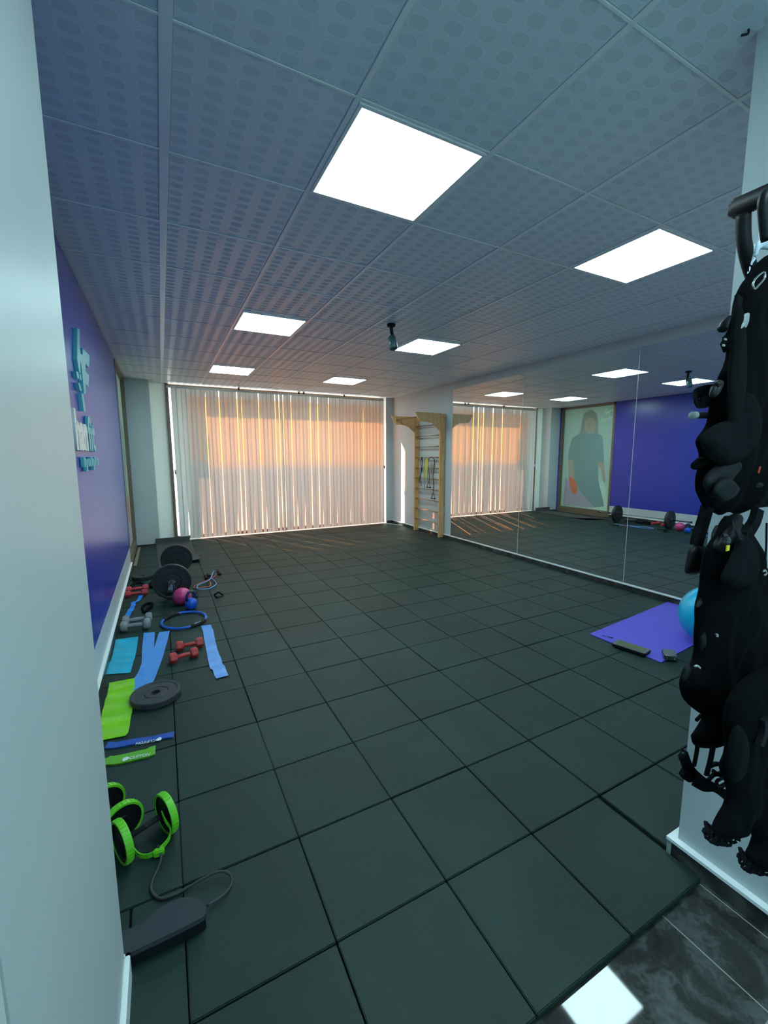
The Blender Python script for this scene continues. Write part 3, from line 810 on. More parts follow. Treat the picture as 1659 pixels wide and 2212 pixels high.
tag(link_mesh('exercise_mat', bm, M['matblack'], smooth=False), 'charcoal exercise mat on the floor by the back left column, far end bent up', 'exercise mat')

# barbell
a0 = Vector((-0.392, 3.42, 0.188)); a1 = Vector((-0.262, 5.30, 0.188)); ax = (a1 - a0).normalized()
t_ = thing('barbell', 'short chrome barbell with two black plates on the floor', 'barbell', ((a0 + a1) / 2).to_tuple()[:2] + (0,))
link_mesh('bar', tube(bmesh.new(), [a0, a1], 0.0135, 16), M['chrome'], t_, True)
for k, (s0, s1) in enumerate(((0.0, 0.33), (1.62, 1.884))):
    link_mesh('sleeve', tube(bmesh.new(), [a0 + ax * s0, a0 + ax * s1], 0.021, 18), M['chrome'], t_, True)
    link_mesh('end_cap', tube(bmesh.new(), [a0 + ax * (s0 - 0.012 if k == 0 else s1), a0 + ax * (s0 if k == 0 else s1 + 0.012)], 0.022, 18), M['hub'], t_, True)


def plate_prof(R_, w): return [(0.024, 0), (R_ * 0.42, 0), (R_ * 0.44, 0.006), (R_ * 0.47, 0.006), (R_ * 0.50, 0.001), (R_ * 0.84, 0.001), (R_ * 0.87, -0.003), (R_ * 0.98, -0.003), (R_, 0.003), (R_, w - 0.003), (R_ * 0.98, w + 0.003), (R_ * 0.87, w + 0.003), (R_ * 0.84, w - 0.001), (R_ * 0.5, w - 0.001), (R_ * 0.47, w - 0.006), (R_ * 0.42, w), (0.024, w), (0.024, 0)]


for s0, w in ((0.36, 0.045), (1.44, 0.045)):
    link_mesh('plate', lathe(bmesh.new(), plate_prof(0.186, w), a0 + ax * s0, ax, 56), M['iron'], t_)
    c = a0 + ax * (s0 - 0.02 if s0 < 1 else s0 + w + 0.005)
    link_mesh('collar', tube(bmesh.new(), [c, c + ax * 0.016], 0.033, 18), M['chrome'], t_, True)
sc_ = a0 + ax * 0.25
link_mesh('collar_clip', tube(bmesh.new(), [sc_ + Vector((-0.03, 0, -0.035)), sc_ + Vector((-0.02, 0, 0.015)), sc_ + Vector((0.02, 0, 0.015)), sc_ + Vector((0.03, 0, -0.035))], 0.003, 6), M['chrome'], t_)


# loose plates lying flat
def loose_plate(cx_, cy_, R_, th, m, label, rot):
    c = Vector((cx_, cy_, 0.0045))
    t_ = thing('weight_plate', label, 'weight plate', (cx_, cy_, 0), 'loose weight plates on the floor')
    link_mesh('disc', lathe(bmesh.new(), plate_prof(R_, th), c, (0, 0, 1), 64), m, t_)
    link_mesh('insert', lathe(bmesh.new(), [(0.0245, -0.002), (0.0305, -0.002), (0.0305, th + 0.0015), (0.0245, th + 0.0015), (0.0245, -0.002)], c, (0, 0, 1), 32), M['iron'], t_)
    return t_


pc = fl(*BB(684, 768), 0.035)
loose_plate(pc.x, pc.y, 0.142, 0.034, M['grayplate'], 'charcoal plate lying flat at the end of the crossed blue bands', 0)
pc = fl(*A(562, 712), 0.04)
loose_plate(pc.x, pc.y, 0.118, 0.038, M['iron'], 'black plate lying flat by the left wall behind the red dumbbells', 0)


# dumbbells
def dumbbell(pa, pb, R_, hl, hr, m, label, group, rounded=False):
    """pa/pb: photo points of the two head centres"""
    a, b = fl(*pa, R_ * 0.9), fl(*pb, R_ * 0.9); d = (b - a).normalized()
    mid = (a + b) / 2
    t_ = thing('dumbbell', label, 'dumbbell', (mid.x, mid.y, 0), group)
    for c in (a, b):
        side = Vector((-d.y, d.x, 0)); n = 6; bm = bmesh.new(); rings = []
        prof = [(0.82, -0.5), (1.0, -0.36), (1.0, 0.36), (0.82, 0.5)] if not rounded else [(0.70, -0.5), (0.93, -0.40), (1.0, -0.22), (1.0, 0.22), (0.93, 0.40), (0.70, 0.5)]
        for r_, h in prof:
            rings.append([bm.verts.new(c + d * h * hl + (side * math.sin(PI / 3 * k + PI / 6 * 1) + Vector((0, 0, 1)) * math.cos(PI / 3 * k + PI / 6)) * R_ * r_) for k in range(n)])
        for p, q in zip(rings, rings[1:]):
            for k in range(n): bm.faces.new((p[k], p[(k + 1) % n], q[(k + 1) % n], q[k]))
        bm.faces.new(rings[0]); bm.faces.new(rings[-1])
        bmesh.ops.bevel(bm, geom=list(bm.edges), offset=R_ * (0.22 if rounded else 0.09), segments=3 if rounded else 2, affect='EDGES', clamp_overlap=True)
        mz = min(v.co.z for v in bm.verts)
        for v in bm.verts: v.co.z -= mz
        zc = R_ * 0.87
        link_mesh('head', bm, m, t_, rounded)
    a.z = b.z = R_ * 0.87
    pts = [a.lerp(b, k / 6) for k in range(7)]
    link_mesh('handle', tube(bmesh.new(), pts, [hr * .95, hr, hr * 1.08, hr * 1.12, hr * 1.08, hr, hr * .95], 14), m, t_, True)
    return t_


dumbbell(A(848, 1490), A(1045, 1438), 0.041, 0.052, 0.014, M['red'], 'front red hex dumbbell between the crossed blue bands and the single band', 'red hex dumbbells in the middle of the spread')
dumbbell(A(908, 1378), A(1095, 1342), 0.041, 0.052, 0.014, M['red'], 'rear red hex dumbbell just behind its twin, touching the single blue band', 'red hex dumbbells in the middle of the spread')
dumbbell(A(418, 888), A(578, 868), 0.036, 0.056, 0.014, M['pinkred'], 'front coral red dumbbell against the left baseboard', 'coral red dumbbells by the wall')
dumbbell(A(428, 845), A(586, 822), 0.036, 0.056, 0.014, M['pinkred'], 'rear coral red dumbbell against the left baseboard, next to black straps', 'coral red dumbbells by the wall')
dumbbell(A(384, 1192), A(600, 1165), 0.051, 0.056, 0.017, M['gray'], 'front grey rounded dumbbell near the left baseboard', 'grey dumbbells by the wall', True)
dumbbell(A(402, 1140), A(616, 1108), 0.051, 0.056, 0.017, M['gray'], 'rear grey rounded dumbbell touching the zigzag blue band', 'grey dumbbells by the wall', True)

# balls, kettlebell
c = fl(*A(932, 908), 0.087)
tag(link_mesh('exercise_ball', lathe(bmesh.new(), [(0.087 * math.sin(PI * k / 24), 0.087 - 0.087 * math.cos(PI * k / 24)) for k in range(25)], (c.x, c.y, 0), (0, 0, 1), 48), M['pink'], smooth=True), 'small pink ball in front of the barbell plate', 'ball')
c = fl(*A(1016, 975), 0.056)
t_ = thing('kettlebell', 'small bright blue kettlebell beside the pink ball', 'kettlebell', (c.x, c.y, 0))
link_mesh('body', lathe(bmesh.new(), [(0, 0), (0.035, 0), (0.052, 0.022), (0.058, 0.05), (0.052, 0.082), (0.034, 0.104), (0.0, 0.108)], (c.x, c.y, 0), (0, 0, 1), 40), M['kblue'], t_, True)
link_mesh('handle', tube(bmesh.new(), spline([(c.x - 0.03, c.y - 0.02, 0.085), (c.x - 0.036, c.y - 0.026, 0.13), (c.x - 0.02, c.y - 0.015, 0.168), (c.x + 0.0, c.y, 0.177), (c.x + 0.02, c.y + 0.015, 0.168), (c.x + 0.036, c.y + 0.026, 0.13), (c.x + 0.03, c.y + 0.02, 0.085)], 5), 0.0125, 12), M['navy'], t_, True)
link_mesh('grip_sleeve', tube(bmesh.new(), [(c.x - 0.022, c.y - 0.016, 0.167), (c.x, c.y, 0.1765), (c.x + 0.022, c.y + 0.016, 0.167)], 0.0145, 12), M['casegray'], t_, True)

rb = 0.235; bc = Vector((3.385, 0.575, rb))
tag(link_mesh('stability_ball', lathe(bmesh.new(), [(rb * math.sin(PI * k / 40), rb - rb * math.cos(PI * k / 40)) for k in range(41)], (bc.x, bc.y, 0), (0, 0, 1), 72), M['ball'], smooth=True), 'large turquoise ball on the purple mat behind the hanging vests', 'ball')

# pilates ring
rc = Vector((-0.293, 3.062, 0.016)); rr_ = 0.183
t_ = thing('pilates_ring', 'blue hoop with two black foam grips lying on the floor', 'pilates ring', (rc.x, rc.y, 0))
ring_pts = [rc + Vector((rr_ * math.cos(2 * PI * k / 64), rr_ * 1.12 * math.sin(2 * PI * k / 64), 0)) for k in range(64)]
link_mesh('hoop', tube(bmesh.new(), ring_pts, 0.0105, 12, closed=True), M['ringblue'], t_, True)
for ang in (-52, 128):
    pts = [rc + Vector((rr_ * math.cos(math.radians(ang + d)), rr_ * 1.12 * math.sin(math.radians(ang + d)), 0)) for d in (-27, -24, -14, 0, 14, 24, 27)]
    g_ = link_mesh('foam_grip', tube(bmesh.new(), pts, [0.012, 0.0155, 0.0155, 0.0155, 0.0155, 0.0155, 0.012], 14), M['foam'], t_, True)
    if ang < 0:
        p = rc + Vector((rr_ * math.cos(math.radians(ang + 6)), rr_ * 1.12 * math.sin(math.radians(ang + 6)), 0.0155))
        q = rc + Vector((rr_ * math.cos(math.radians(ang - 14)), rr_ * 1.12 * math.sin(math.radians(ang - 14)), 0.0155))
        link_me('print', text_mesh('DELTA', q + Vector((0.004, -0.004, 0)), p - q, Vector((0, 0, 1)).cross(p - q), (p - q).length, 0.010, 0.001, 0.02), M['lt'], g_)

# flat bands
band('resistance_band', [A(307, 1320), A(285, 1430), A(268, 1500), A(240, 1555), A(215, 1610), A(188, 1650)], [A(520, 1292), A(505, 1400), A(492, 1470), A(465, 1560), A(455, 1600), A(440, 1635)], M['bandteal'], 'wide turquoise elastic sheet near the left wall above the lime sheet', 0.006, 34, folds=6)
band('resistance_band', [BB(245, 685), BB(235, 760), BB(205, 860), BB(185, 940), BB(155, 1060), BB(128, 1130), BB(118, 1240)], [BB(485, 640), BB(487, 760), BB(475, 880), BB(455, 980), BB(435, 1100), BB(425, 1165), BB(395, 1188)], M['bandlime'], 'wide lime green elastic sheet below the turquoise one', 0.008, 40, folds=5)
# the crossed pair is one long band doubled over: one object, two legs
n_ = 30
Lp = resample([fl(*q) for q in (BB(570, 210), BB(555, 350), BB(550, 500), BB(520, 580), BB(480, 640), BB(462, 750))], n_)
Rp = resample([fl(*q) for q in (BB(675, 203), BB(667, 340), BB(640, 480), BB(640, 560), BB(610, 640), BB(600, 732))], n_)
L2 = resample([fl(*q) for q in (BB(715, 210), BB(665, 370), BB(600, 520), BB(560, 610), BB(540, 690), BB(500, 745))], n_)
R2 = resample([fl(*q) for q in (BB(817, 195), BB(765, 400), BB(725, 520), BB(690, 610), BB(660, 680), BB(600, 735))], n_)
for i in range(n_):
    t = i / (n_ - 1); w = 0.003 * (0.5 + 0.5 * math.sin(t * 20))
    Lp[i].z = Rp[i].z = 0.001 + w; L2[i].z = R2[i].z = 0.006 + w + 0.004 * math.sin(t * PI)
t_ = thing('resistance_band', 'long pale blue band folded into a V between the turquoise sheet and the red dumbbells', 'resistance band', Lp[-1].to_tuple()[:2] + (0,))
link_mesh('strip', strip(bmesh.new(), Lp, Rp, 0.0018), M['bandblue'], t_); link_mesh('strip', strip(bmesh.new(), L2, R2, 0.0018), M['bandblue'], t_)
band('resistance_band', [BB(1108, 147), BB(1128, 190), BB(1145, 300), BB(1165, 400), BB(1178, 475), BB(1195, 545), BB(1220, 560), BB(1235, 610), BB(1255, 645)],
     [BB(1200, 135), BB(1225, 185), BB(1245, 290), BB(1275, 400), BB(1297, 445), BB(1312, 500), BB(1332, 520), BB(1350, 570), BB(1370, 615)], M['bandblue'], 'single pale blue band lying straight right of the red dumbbells', 0.006, 36, folds=7)
band('resistance_band', [A(390, 1090), A(415, 1060), A(452, 1000), A(450, 968), A(500, 965), A(525, 912), A(532, 905)], [A(437, 1105), A(470, 1050), A(495, 1000), A(492, 975), A(515, 972), A(560, 920), A(572, 905)], M['bandbright'], 'narrow bright blue band in a zigzag beside the grey dumbbells', 0.012, 30, folds=4)


def loop_band(lpx, rpx, m, label, tp, tpos, flip):
    o, L, R = band('loop_band', lpx, rpx, m, label, 0.002, 30, cat='loop band', folds=2, z0=0.005)
    # second layer beneath
    bm = strip(bmesh.new(), [p - Vector((0, 0, p.z - 0.001)) for p in L], [p - Vector((0, 0, p.z - 0.001)) for p in R], 0.0014)
    link_mesh('underside', bm, m, o)
    p, q = Vector(fl(*tpos[0], 0.012)), Vector(fl(*tpos[1], 0.012))
    xd = (q - p); yd = Vector((0, 0, 1)).cross(xd)
    link_me('lettering', text_mesh('CLIFTON', p, xd, yd, xd.length, tp, 0.0006, 0.012), M['lt'], o)
    s0, s1 = Vector(fl(*tpos[2], 0.012)), tp * 1.1
    ud = xd.normalized(); vd = yd.normalized(); bm = bmesh.new()
    prism(bm, [s0 + ud * (s1 * a) + vd * (s1 * b) for a, b in ((-0.5, 0.5), (0.1, 0.72), (0.6, 0.55), (0.65, 0.0), (0.3, -0.45), (-0.1, -0.65), (-0.5, -0.2))], (0, 0, 0.0006))
    link_mesh('logo_mark', bm, M['lt'], o)
    return o


def F_(x, y): return (200 + x * .12055, 1560 + y * .12055)
loop_band([F_(280, 375), F_(460, 370), F_(800, 310), F_(1100, 265), F_(1300, 225), F_(1465, 185)], [F_(220, 490), F_(420, 480), F_(760, 410), F_(1080, 350), F_(1290, 310), F_(1440, 293)], M['loopblue'],
          'dark blue loop band with white print, below the lime sheet', 0.020, (F_(1135, 305), F_(785, 365), F_(1195, 300)), True)
loop_band([F_(60, 700), F_(270, 665), F_(320, 628), F_(380, 635), F_(700, 560), F_(960, 510), F_(1050, 460), F_(1130, 435)], [F_(70, 838), F_(250, 785), F_(290, 780), F_(385, 785), F_(700, 715), F_(980, 650), F_(1040, 625), F_(1120, 590)], M['loopgreen'],
          'green loop band with white print, nearest the roller wheels', 0.022, (F_(655, 668), F_(1015, 600), F_(585, 665)), False)

# red / blue tubes with handles
t_ = thing('tube_set', 'red and pale blue exercise tubes twisted together right of the barbell', 'resistance tube', fl(*EE(850, 710)).to_tuple()[:2] + (0,))
rp = [EE(*q) for q in ((800, 690), (860, 740), (895, 800), (905, 880), (870, 940), (700, 975), (500, 1000), (380, 1012), (310, 990), (345, 930), (500, 840), (700, 755), (850, 718), (950, 650), (1080, 560), (1150, 430))]
bp_ = [EE(*q) for q in ((1040, 395), (985, 470), (930, 620), (850, 715), (700, 795), (500, 870), (420, 960), (450, 1020), (600, 1045), (850, 1020), (1050, 920), (1115, 840), (1050, 750), (950, 655))]
link_mesh('red_tube', tube(bmesh.new(), spline([fl(*q, 0.008) for q in rp], 6), 0.0055, 8), M['tubered'], t_, True)
link_mesh('blue_tube', tube(bmesh.new(), spline([fl(*q, 0.019) for q in bp_], 6), 0.0055, 8), M['tubeblue'], t_, True)
for q0, q1 in ((EE(1150, 400), EE(1260, 500)), (EE(800, 510), EE(890, 560)), (EE(720, 560), EE(790, 650)), (EE(1170, 345), EE(1180, 440))):
    link_mesh('handle', tube(bmesh.new(), [fl(*q0, 0.017), fl(*q1, 0.017)], 0.015, 12), M['foam'], t_, True)


def coil(name, pts, rad, m, label, cat, z=0.012, closed=False):
    P = spline([Vector(fl(*q[:2], z if len(q) < 3 else q[2])) for q in pts], 6, closed)
    return tag(link_mesh(name, tube(bmesh.new(), P, rad, 10, closed), m, smooth=True), label, cat)


# foam handle with grey strap
t_ = thing('grip_handle', 'small black grip handle with grey strap right of the tubes', 'handle', fl(*EE(1190, 1300)).to_tuple()[:2] + (0,))
link_mesh('grip', tube(bmesh.new(), [fl(*EE(1130, 1330), 0.014), fl(*EE(1350, 1230), 0.014)], 0.0135, 12), M['casegray'], t_, True)
link_mesh('strap', tube(bmesh.new(), spline([fl(*EE(1130, 1330), 0.016), fl(*EE(1050, 1250), 0.02), fl(*EE(1130, 1190), 0.045), fl(*EE(1210, 1150), 0.05), fl(*EE(1290, 1210), 0.035), fl(*EE(1350, 1230), 0.016)], 6), 0.008, 10), M['black'], t_, True)
coil('foam_grip', [EE(300, 1240), EE(360, 1180), EE(420, 1140), EE(430, 1230), EE(400, 1310), EE(330, 1290)], 0.012, M['foam'], 'black foam loop on the floor behind the blue kettlebell', 'strap', closed=True)
# black cuffs and straps
coil('ankle_strap', [A(455, 805), A(510, 782), A(560, 790), A(568, 812), A(520, 824), A(475, 832)], 0.013, M['black'], 'black padded strap curled behind the coral red dumbbells', 'strap', 0.018, True)
coil('ankle_strap', [A(632, 800), A(650, 775), A(690, 752), A(715, 765), A(700, 795), A(655, 818)], 0.016, M['black'], 'black padded strap between the flat plate and the barbell plate', 'strap', 0.022, True)
coil('ankle_strap', [A(560, 1010), A(585, 985), A(615, 975), A(650, 980), A(635, 1010), A(605, 1030), A(590, 1060), A(570, 1045)], 0.013, M['black'], 'tangled black strap beside the zigzag blue band and grey dumbbells', 'strap', 0.014, True)


# ------------------------------------------------------------------ roller wheels
def wheel(c, axis, R_, w, parent):
    g_ = link_mesh('wheel_disc', lathe(bmesh.new(), [(0, -w * .32), (R_ * .3, -w * .32), (R_ * .34, -w * .2), (R_ * .84, -w * .12), (R_ * .9, -w * .45), (R_ * .9, w * .45), (R_ * .84, w * .12), (R_ * .34, w * .2), (R_ * .3, w * .32), (0, w * .32)], c, axis, 40), M['hub'], parent, False)
    bm = lathe(bmesh.new(), [(R_ * .885, -w * .5), (R_ * .99, -w * .5), (R_, -w * .35), (R_, w * .35), (R_ * .99, w * .5), (R_ * .885, w * .5), (R_ * .885, -w * .5)], c, axis, 60)
    for v in bm.verts:      # tread notches
        d = v.co - c; ang = math.atan2(d.z, (d - d.dot(axis) * axis).dot(Vector((-axis.y, axis.x, 0))))
    tr = link_mesh('tyre', bm, M['lime'], parent)
    bm = bmesh.new(); s, t = frame_of(axis)
    for k in range(30):
        an = 2 * PI * k / 30; o_ = c + (s * math.cos(an) + t * math.sin(an)) * (R_ + 0.0002)
        tn = (-s * math.sin(an) + t * math.cos(an)); rn = (s * math.cos(an) + t * math.sin(an))
        prism(bm, [o_ - tn * 0.0022 - axis * w * .36 - rn * .002, o_ + tn * 0.0022 - axis * w * .36 - rn * .002, o_ + tn * 0.0022 + axis * w * .36 - rn * .002, o_ - tn * 0.0022 + axis * w * .36 - rn * .002], rn * 0.0035)
    link_mesh('tread', bm, M['lime'], tr)


def roller(pa, pb, R_, label, extra=False, shift=Vector((0, 0, 0))):
    a, b = Vector(fl(*pa, R_)) + shift, Vector(fl(*pb, R_)) + shift; ax_ = (b - a).normalized(); mid = (a + b) / 2
    t_ = thing('exercise_roller', label, 'exercise roller', (mid.x, mid.y, 0), 'lime rimmed exercise rollers')
    wheel(a, ax_, R_, 0.026, t_); wheel(b, ax_, R_, 0.026, t_)
    link_mesh('axle_grip', tube(bmesh.new(), [a, b], 0.014, 14), M['foam'], t_, True)
    return t_, a, b


t_, ra, rb_ = roller(DD(365, 600), DD(782, 330), 0.078, 'lime rimmed roller with U-shaped strap and cord, nearest the camera')
hz = [(DD(740, 330), .10), (DD(770, 400), .085), (DD(815, 470), .055), (DD(818, 545), .035), (DD(775, 620), .022), (DD(700, 690), .016), (DD(620, 735), .014), (DD(540, 735), .014), (DD(480, 680), .025), (DD(435, 590), .055), (DD(385, 500), .09)]
P = spline([fl(*q, z) for q, z in hz], 5)
bm = bmesh.new()
for i in range(len(P) - 1):
    a, b = P[i], P[i + 1]; n = (b - a).cross(Vector((0, 0, 1))).normalized() * 0.0018; u = Vector((0, 0, 0.009))
    prism(bm, [a - u - n, b - u - n, b - u + n, a - u + n], (0, 0, 0.018))
link_mesh('strap', bm, M['lime'], t_)
bk = fl(*DD(715, 700), 0.016)
link_mesh('buckle', B((bk - Vector((.018, .012, .012)), bk + Vector((.018, .012, .012))), bevel=0.004), M['lime'], t_)
cp_ = [(DD(705, 640), .03), (DD(735, 740), .012), (DD(705, 850), .006), (DD(655, 960), .006), (DD(640, 1060), .006), (DD(720, 1140), .006), (DD(850, 1110), .006), (DD(980, 1040), .008), (DD(1130, 950), .018), (DD(1260, 888), .022), (DD(1360, 895), .02), (DD(1402, 960), .016), (DD(1370, 1050), .012), (DD(1290, 1130), .012), (DD(1170, 1205), .02)]
link_mesh('elastic_cord', tube(bmesh.new(), spline([fl(*q, z) for q, z in cp_], 6), 0.0048, 10), M['cord'], t_, True)
roller(DD(195, 250), DD(362, 420), 0.078, 'second lime rimmed roller, half hidden behind the white jamb')

# charcoal padded board
top = [DD(1160, 1265), DD(1150, 1215), DD(1120, 1165), DD(1060, 1128), DD(990, 1120), DD(900, 1140), DD(800, 1178), DD(700, 1240), DD(600, 1335), DD(520, 1390), DD(440, 1420), DD(340, 1450)]
botp = [DD(1155, 1285), DD(1130, 1310), DD(1090, 1335), DD(1000, 1380), DD(820, 1470), DD(640, 1555), DD(430, 1655), DD(380, 1690)]
zt2 = 0.055
outline = [fl(*q, zt2) for q in top] + [fl(*q, zt2) for q in reversed(botp)]
outline = [Vector((p.x, max(p.y, 0.207), p.z)) for p in outline]
lt_ = len(top)
outline.insert(len(top), Vector((-0.72, 0.305, zt2))); outline.insert(len(top) + 1, Vector((-0.72, 0.215, zt2)))
for _ in range(2): outline = [q for a, b in zip(outline, outline[1:] + outline[:1]) for q in (a.lerp(b, .25), a.lerp(b, .75))]
t_ = thing('padded_board', 'charcoal padded board with rounded end on the floor against the white jamb', 'exercise board', (-0.5, 0.26, 0))
bm = prism(bmesh.new(), [p - Vector((0, 0, 0.016)) for p in outline], (0, 0, 0.016))
link_mesh('pad', bm, M['pad'], t_)
cen = sum((p for p in outline), Vector()) / len(outline)
bm = prism(bmesh.new(), [Vector((cen.x + (p.x - cen.x) * 0.985, cen.y + (p.y - cen.y) * 0.93, 0.0)) for p in outline], (0, 0, zt2 - 0.017))
link_mesh('base', bm, M['hub'], t_)
lm_ = fl(*DD(785, 1560), 0.022)
link_mesh('green_mark', B((lm_ + Vector((-.004, 0.002, -.004)), lm_ + Vector((.004, .012, .004)))), M['lime'], t_) if False else None

# ------------------------------------------------------------------ purple mat and devices
Lm = resample([Vector((2.706, 1.150, 0)), Vector((4.10, 1.30, 0))], 24); Rm = resample([Vector((2.724, 0.580, 0)), Vector((4.11, 0.715, 0))], 24)
for i in range(24):
    t = i / 23; w = 0.0
    Lm[i].z = 0.001 + w; Rm[i].z = 0.001 + w * 0.3
tag(link_mesh('exercise_mat', strip(bmesh.new(), Lm, Rm, 0.007), M['purple']), 'purple exercise mat beside the mirror wall under the turquoise ball', 'exercise mat')


def quad_on(px, z): return [Vector(fl(*q, z)) for q in px]


def G_(x, y): return (1310 + x * .10247, 1360 + y * .10247)
q4 = [fl(*G_(*q), 0.03) for q in ((120, 280), (215, 180), (935, 405), (840, 580))]
cen = sum(q4, Vector()) / 4
ux = (q4[2] - q4[1]).normalized(); L_ = (q4[2] - q4[1]).length * 0.98; uy = Vector((-ux.y, ux.x, 0)); Wd = 0.15
if uy.dot(q4[1] - q4[0]) < 0: uy = -uy
Wd = (q4[1] - q4[0]).length
t_ = thing('tablet', 'tablet in a black case lying on the near edge of the purple mat', 'tablet', (cen.x, cen.y, 0.01))


def plate_(c, ux, uy, l, w, z0, z1, bev=0.003):
    bm = bmesh.new(); prism(bm, [Vector((c.x, c.y, z0)) + ux * a * l / 2 + uy * b * w / 2 for a, b in ((-1, -.8), (-.9, -1), (.9, -1), (1, -.8), (1, .8), (.9, 1), (-.9, 1), (-1, .8))], (0, 0, z1 - z0)); return bm


link_mesh('case', plate_(cen, ux, uy, L_, Wd, 0.0115, 0.030), M['hub'], t_)
link_mesh('bezel', plate_(cen, ux, uy, L_ * 0.96, Wd * 0.94, 0.030, 0.032), M['casegray'], t_)
link_mesh('screen', plate_(cen, ux, uy, L_ * 0.80, Wd * 0.80, 0.032, 0.0328), M['screen'], t_)
s0, s1 = fl(*PP(205, 700), 0.016), fl(*PP(300, 722), 0.016)
tag(link_mesh('stylus', tube(bmesh.new(), [s0, s1], [0.003, 0.005], 8), M['hub'], smooth=True), 'thin black stylus beside the tablet on the purple mat', 'stylus')
q4 = [fl(*G_(*q), 0.045) for q in ((1165, 400), (1440, 420), (1500, 570), (1220, 540))]
cen = sum(q4, Vector()) / 4; ux = (q4[1] - q4[0]).normalized(); uy = (q4[0] - q4[3]).normalized()
t_ = thing('battery_box', 'small black device box on the corner of the purple mat', 'device', (cen.x, cen.y, 0.01))
bm = prism(bmesh.new(), [Vector((p.x, p.y, 0.010)) for p in q4], (0, 0, 0.035)); bmesh.ops.bevel(bm, geom=list(bm.edges), offset=0.004, segments=2, affect='EDGES')
link_mesh('case', bm, M['casegray'], t_)
e0, e1 = fl(*G_(1250, 540), 0.046), fl(*G_(1480, 585), 0.046)
link_mesh('chrome_strip', tube(bmesh.new(), [e0, e1], 0.004, 8), M['chrome'], t_, True)
for g in ((1185, 430), (1275, 598), (1430, 625)):
    p = fl(*G_(*g), 0.044 if g[1] < 500 else 0.03)
    link_mesh('connector', lathe(bmesh.new(), [(0, 0), (0.006, 0), (0.006, 0.004), (0, 0.005)], p, (0, -0.6, 0.8), 10), M['chrome'], t_)

# ================================================================== HANGING VESTS (right edge)
def chaikin(pts, k=1):
    for _ in range(k):
        o = []
        for i, p in enumerate(pts):
            q = pts[(i + 1) % len(pts)]
            o.append((p[0] * .75 + q[0] * .25, p[1] * .75 + q[1] * .25)); o.append((p[0] * .25 + q[0] * .75, p[1] * .25 + q[1] * .75))
        pts = o
    return pts


def pillow(px, y0, thick, res=0.006, wr=0.008, seed=0.0, back=0.5, smooth_k=1, push=None):
    """soft cloth body: photo outline on the plane y = y0, swollen towards both sides"""
    px = chaikin(px, smooth_k)
    poly = [(p.x, p.z) for p in (hit(u, v, 1, y0) for u, v in px)]
    poly = [(min(x, PRX - 0.035), z) for x, z in poly]
    n = len(poly); xs = [p[0] for p in poly]; zs_ = [p[1] for p in poly]
    segs = [(poly[i], poly[(i + 1) % n]) for i in range(n)]

    def inside(x, z):
        c = False
        for (x1, z1), (x2, z2) in segs:
            if (z1 > z) != (z2 > z) and x < (x2 - x1) * (z - z1) / (z2 - z1) + x1: c = not c
        return c

    def near(x, z):
        bd = 1e9; bp = None
        for (x1, z1), (x2, z2) in segs:
            dx_, dz_ = x2 - x1, z2 - z1; l2 = dx_ * dx_ + dz_ * dz_ or 1e-12
            t = max(0, min(1, ((x - x1) * dx_ + (z - z1) * dz_) / l2)); qx, qz = x1 + t * dx_, z1 + t * dz_
            d = (x - qx) ** 2 + (z - qz) ** 2
            if d < bd: bd = d; bp = (qx, qz)
        return math.sqrt(bd), bp
    x0, z0 = min(xs), min(zs_); nx, nz = int((max(xs) - x0) / res) + 1, int((max(zs_) - z0) / res) + 1
    cells = {(i, j) for i in range(nx) for j in range(nz) if inside(x0 + (i + .5) * res, z0 + (j + .5) * res)}
    bm = bmesh.new(); fv, bv = {}, {}
    cnt = {}
    for (i, j) in cells:
        for a in ((i, j), (i + 1, j), (i + 1, j + 1), (i, j + 1)): cnt[a] = cnt.get(a, 0) + 1
    for (i, j), k in cnt.items():
        x, z = x0 + i * res, z0 + j * res; d, bp = near(x, z)
        if k < 4:
            v = bm.verts.new((bp[0], y0, bp[1])); fv[(i, j)] = bv[(i, j)] = v; continue
        h = thick * (1 - math.exp(-d / (thick * 0.6)))
        w = noise.noise(Vector((x * 9 + seed, z * 4.5, seed))) + 0.5 * noise.noise(Vector((x * 22 + seed, z * 9, seed + 3)))
        h2 = max(0.002, h * (1 + 0.25 * w) + wr * w * min(1, d / 0.03))
        fv[(i, j)] = bm.verts.new((x, y0 - h2, z)); bv[(i, j)] = bm.verts.new((x, y0 + h * back, z))
    for (i, j) in cells:
        k = ((i, j), (i + 1, j), (i + 1, j + 1), (i, j + 1))
        for tb, rev in ((fv, False), (bv, True)):
            q = []
            for a in k:
                if tb[a] not in q: q.append(tb[a])
            if len(q) < 3: continue
            if len({v for v in q}) == len(q) and not all(a_ in bv and fv[a_] is bv[a_] for a_ in k) or tb is fv:
                try: bm.faces.new(q if not rev else list(reversed(q)))
                except ValueError: pass
    bmesh.ops.dissolve_degenerate(bm, dist=1e-6, edges=bm.edges)
    return bm


def webbing(pts, w, th, y_shift=0.0):
    """flat strap following photo points at given y planes: pts = [(u, v, y)]"""
    P = spline([hit(u, v, 1, y) for u, v, y in pts], 6); bm = bmesh.new(); secs = []
    for i, p in enumerate(P):
        d = (P[min(i + 1, len(P) - 1)] - P[max(i - 1, 0)]).normalized(); s = d.cross(Vector((0, 1, 0)))
        if s.length < 0.2: s = Vector((1, 0, 0))
        s.normalize(); nn = s.cross(d).normalized()
        secs.append([bm.verts.new(p + s * a * w / 2 + nn * b * th / 2) for a, b in ((-1, -1), (1, -1), (1, 1), (-1, 1))])
    for a, b in zip(secs, secs[1:]):
        for k in range(4): bm.faces.new((a[k], a[(k + 1) % 4], b[(k + 1) % 4], b[k]))
    bm.faces.new(secs[0]); bm.faces.new(secs[-1]); return bm


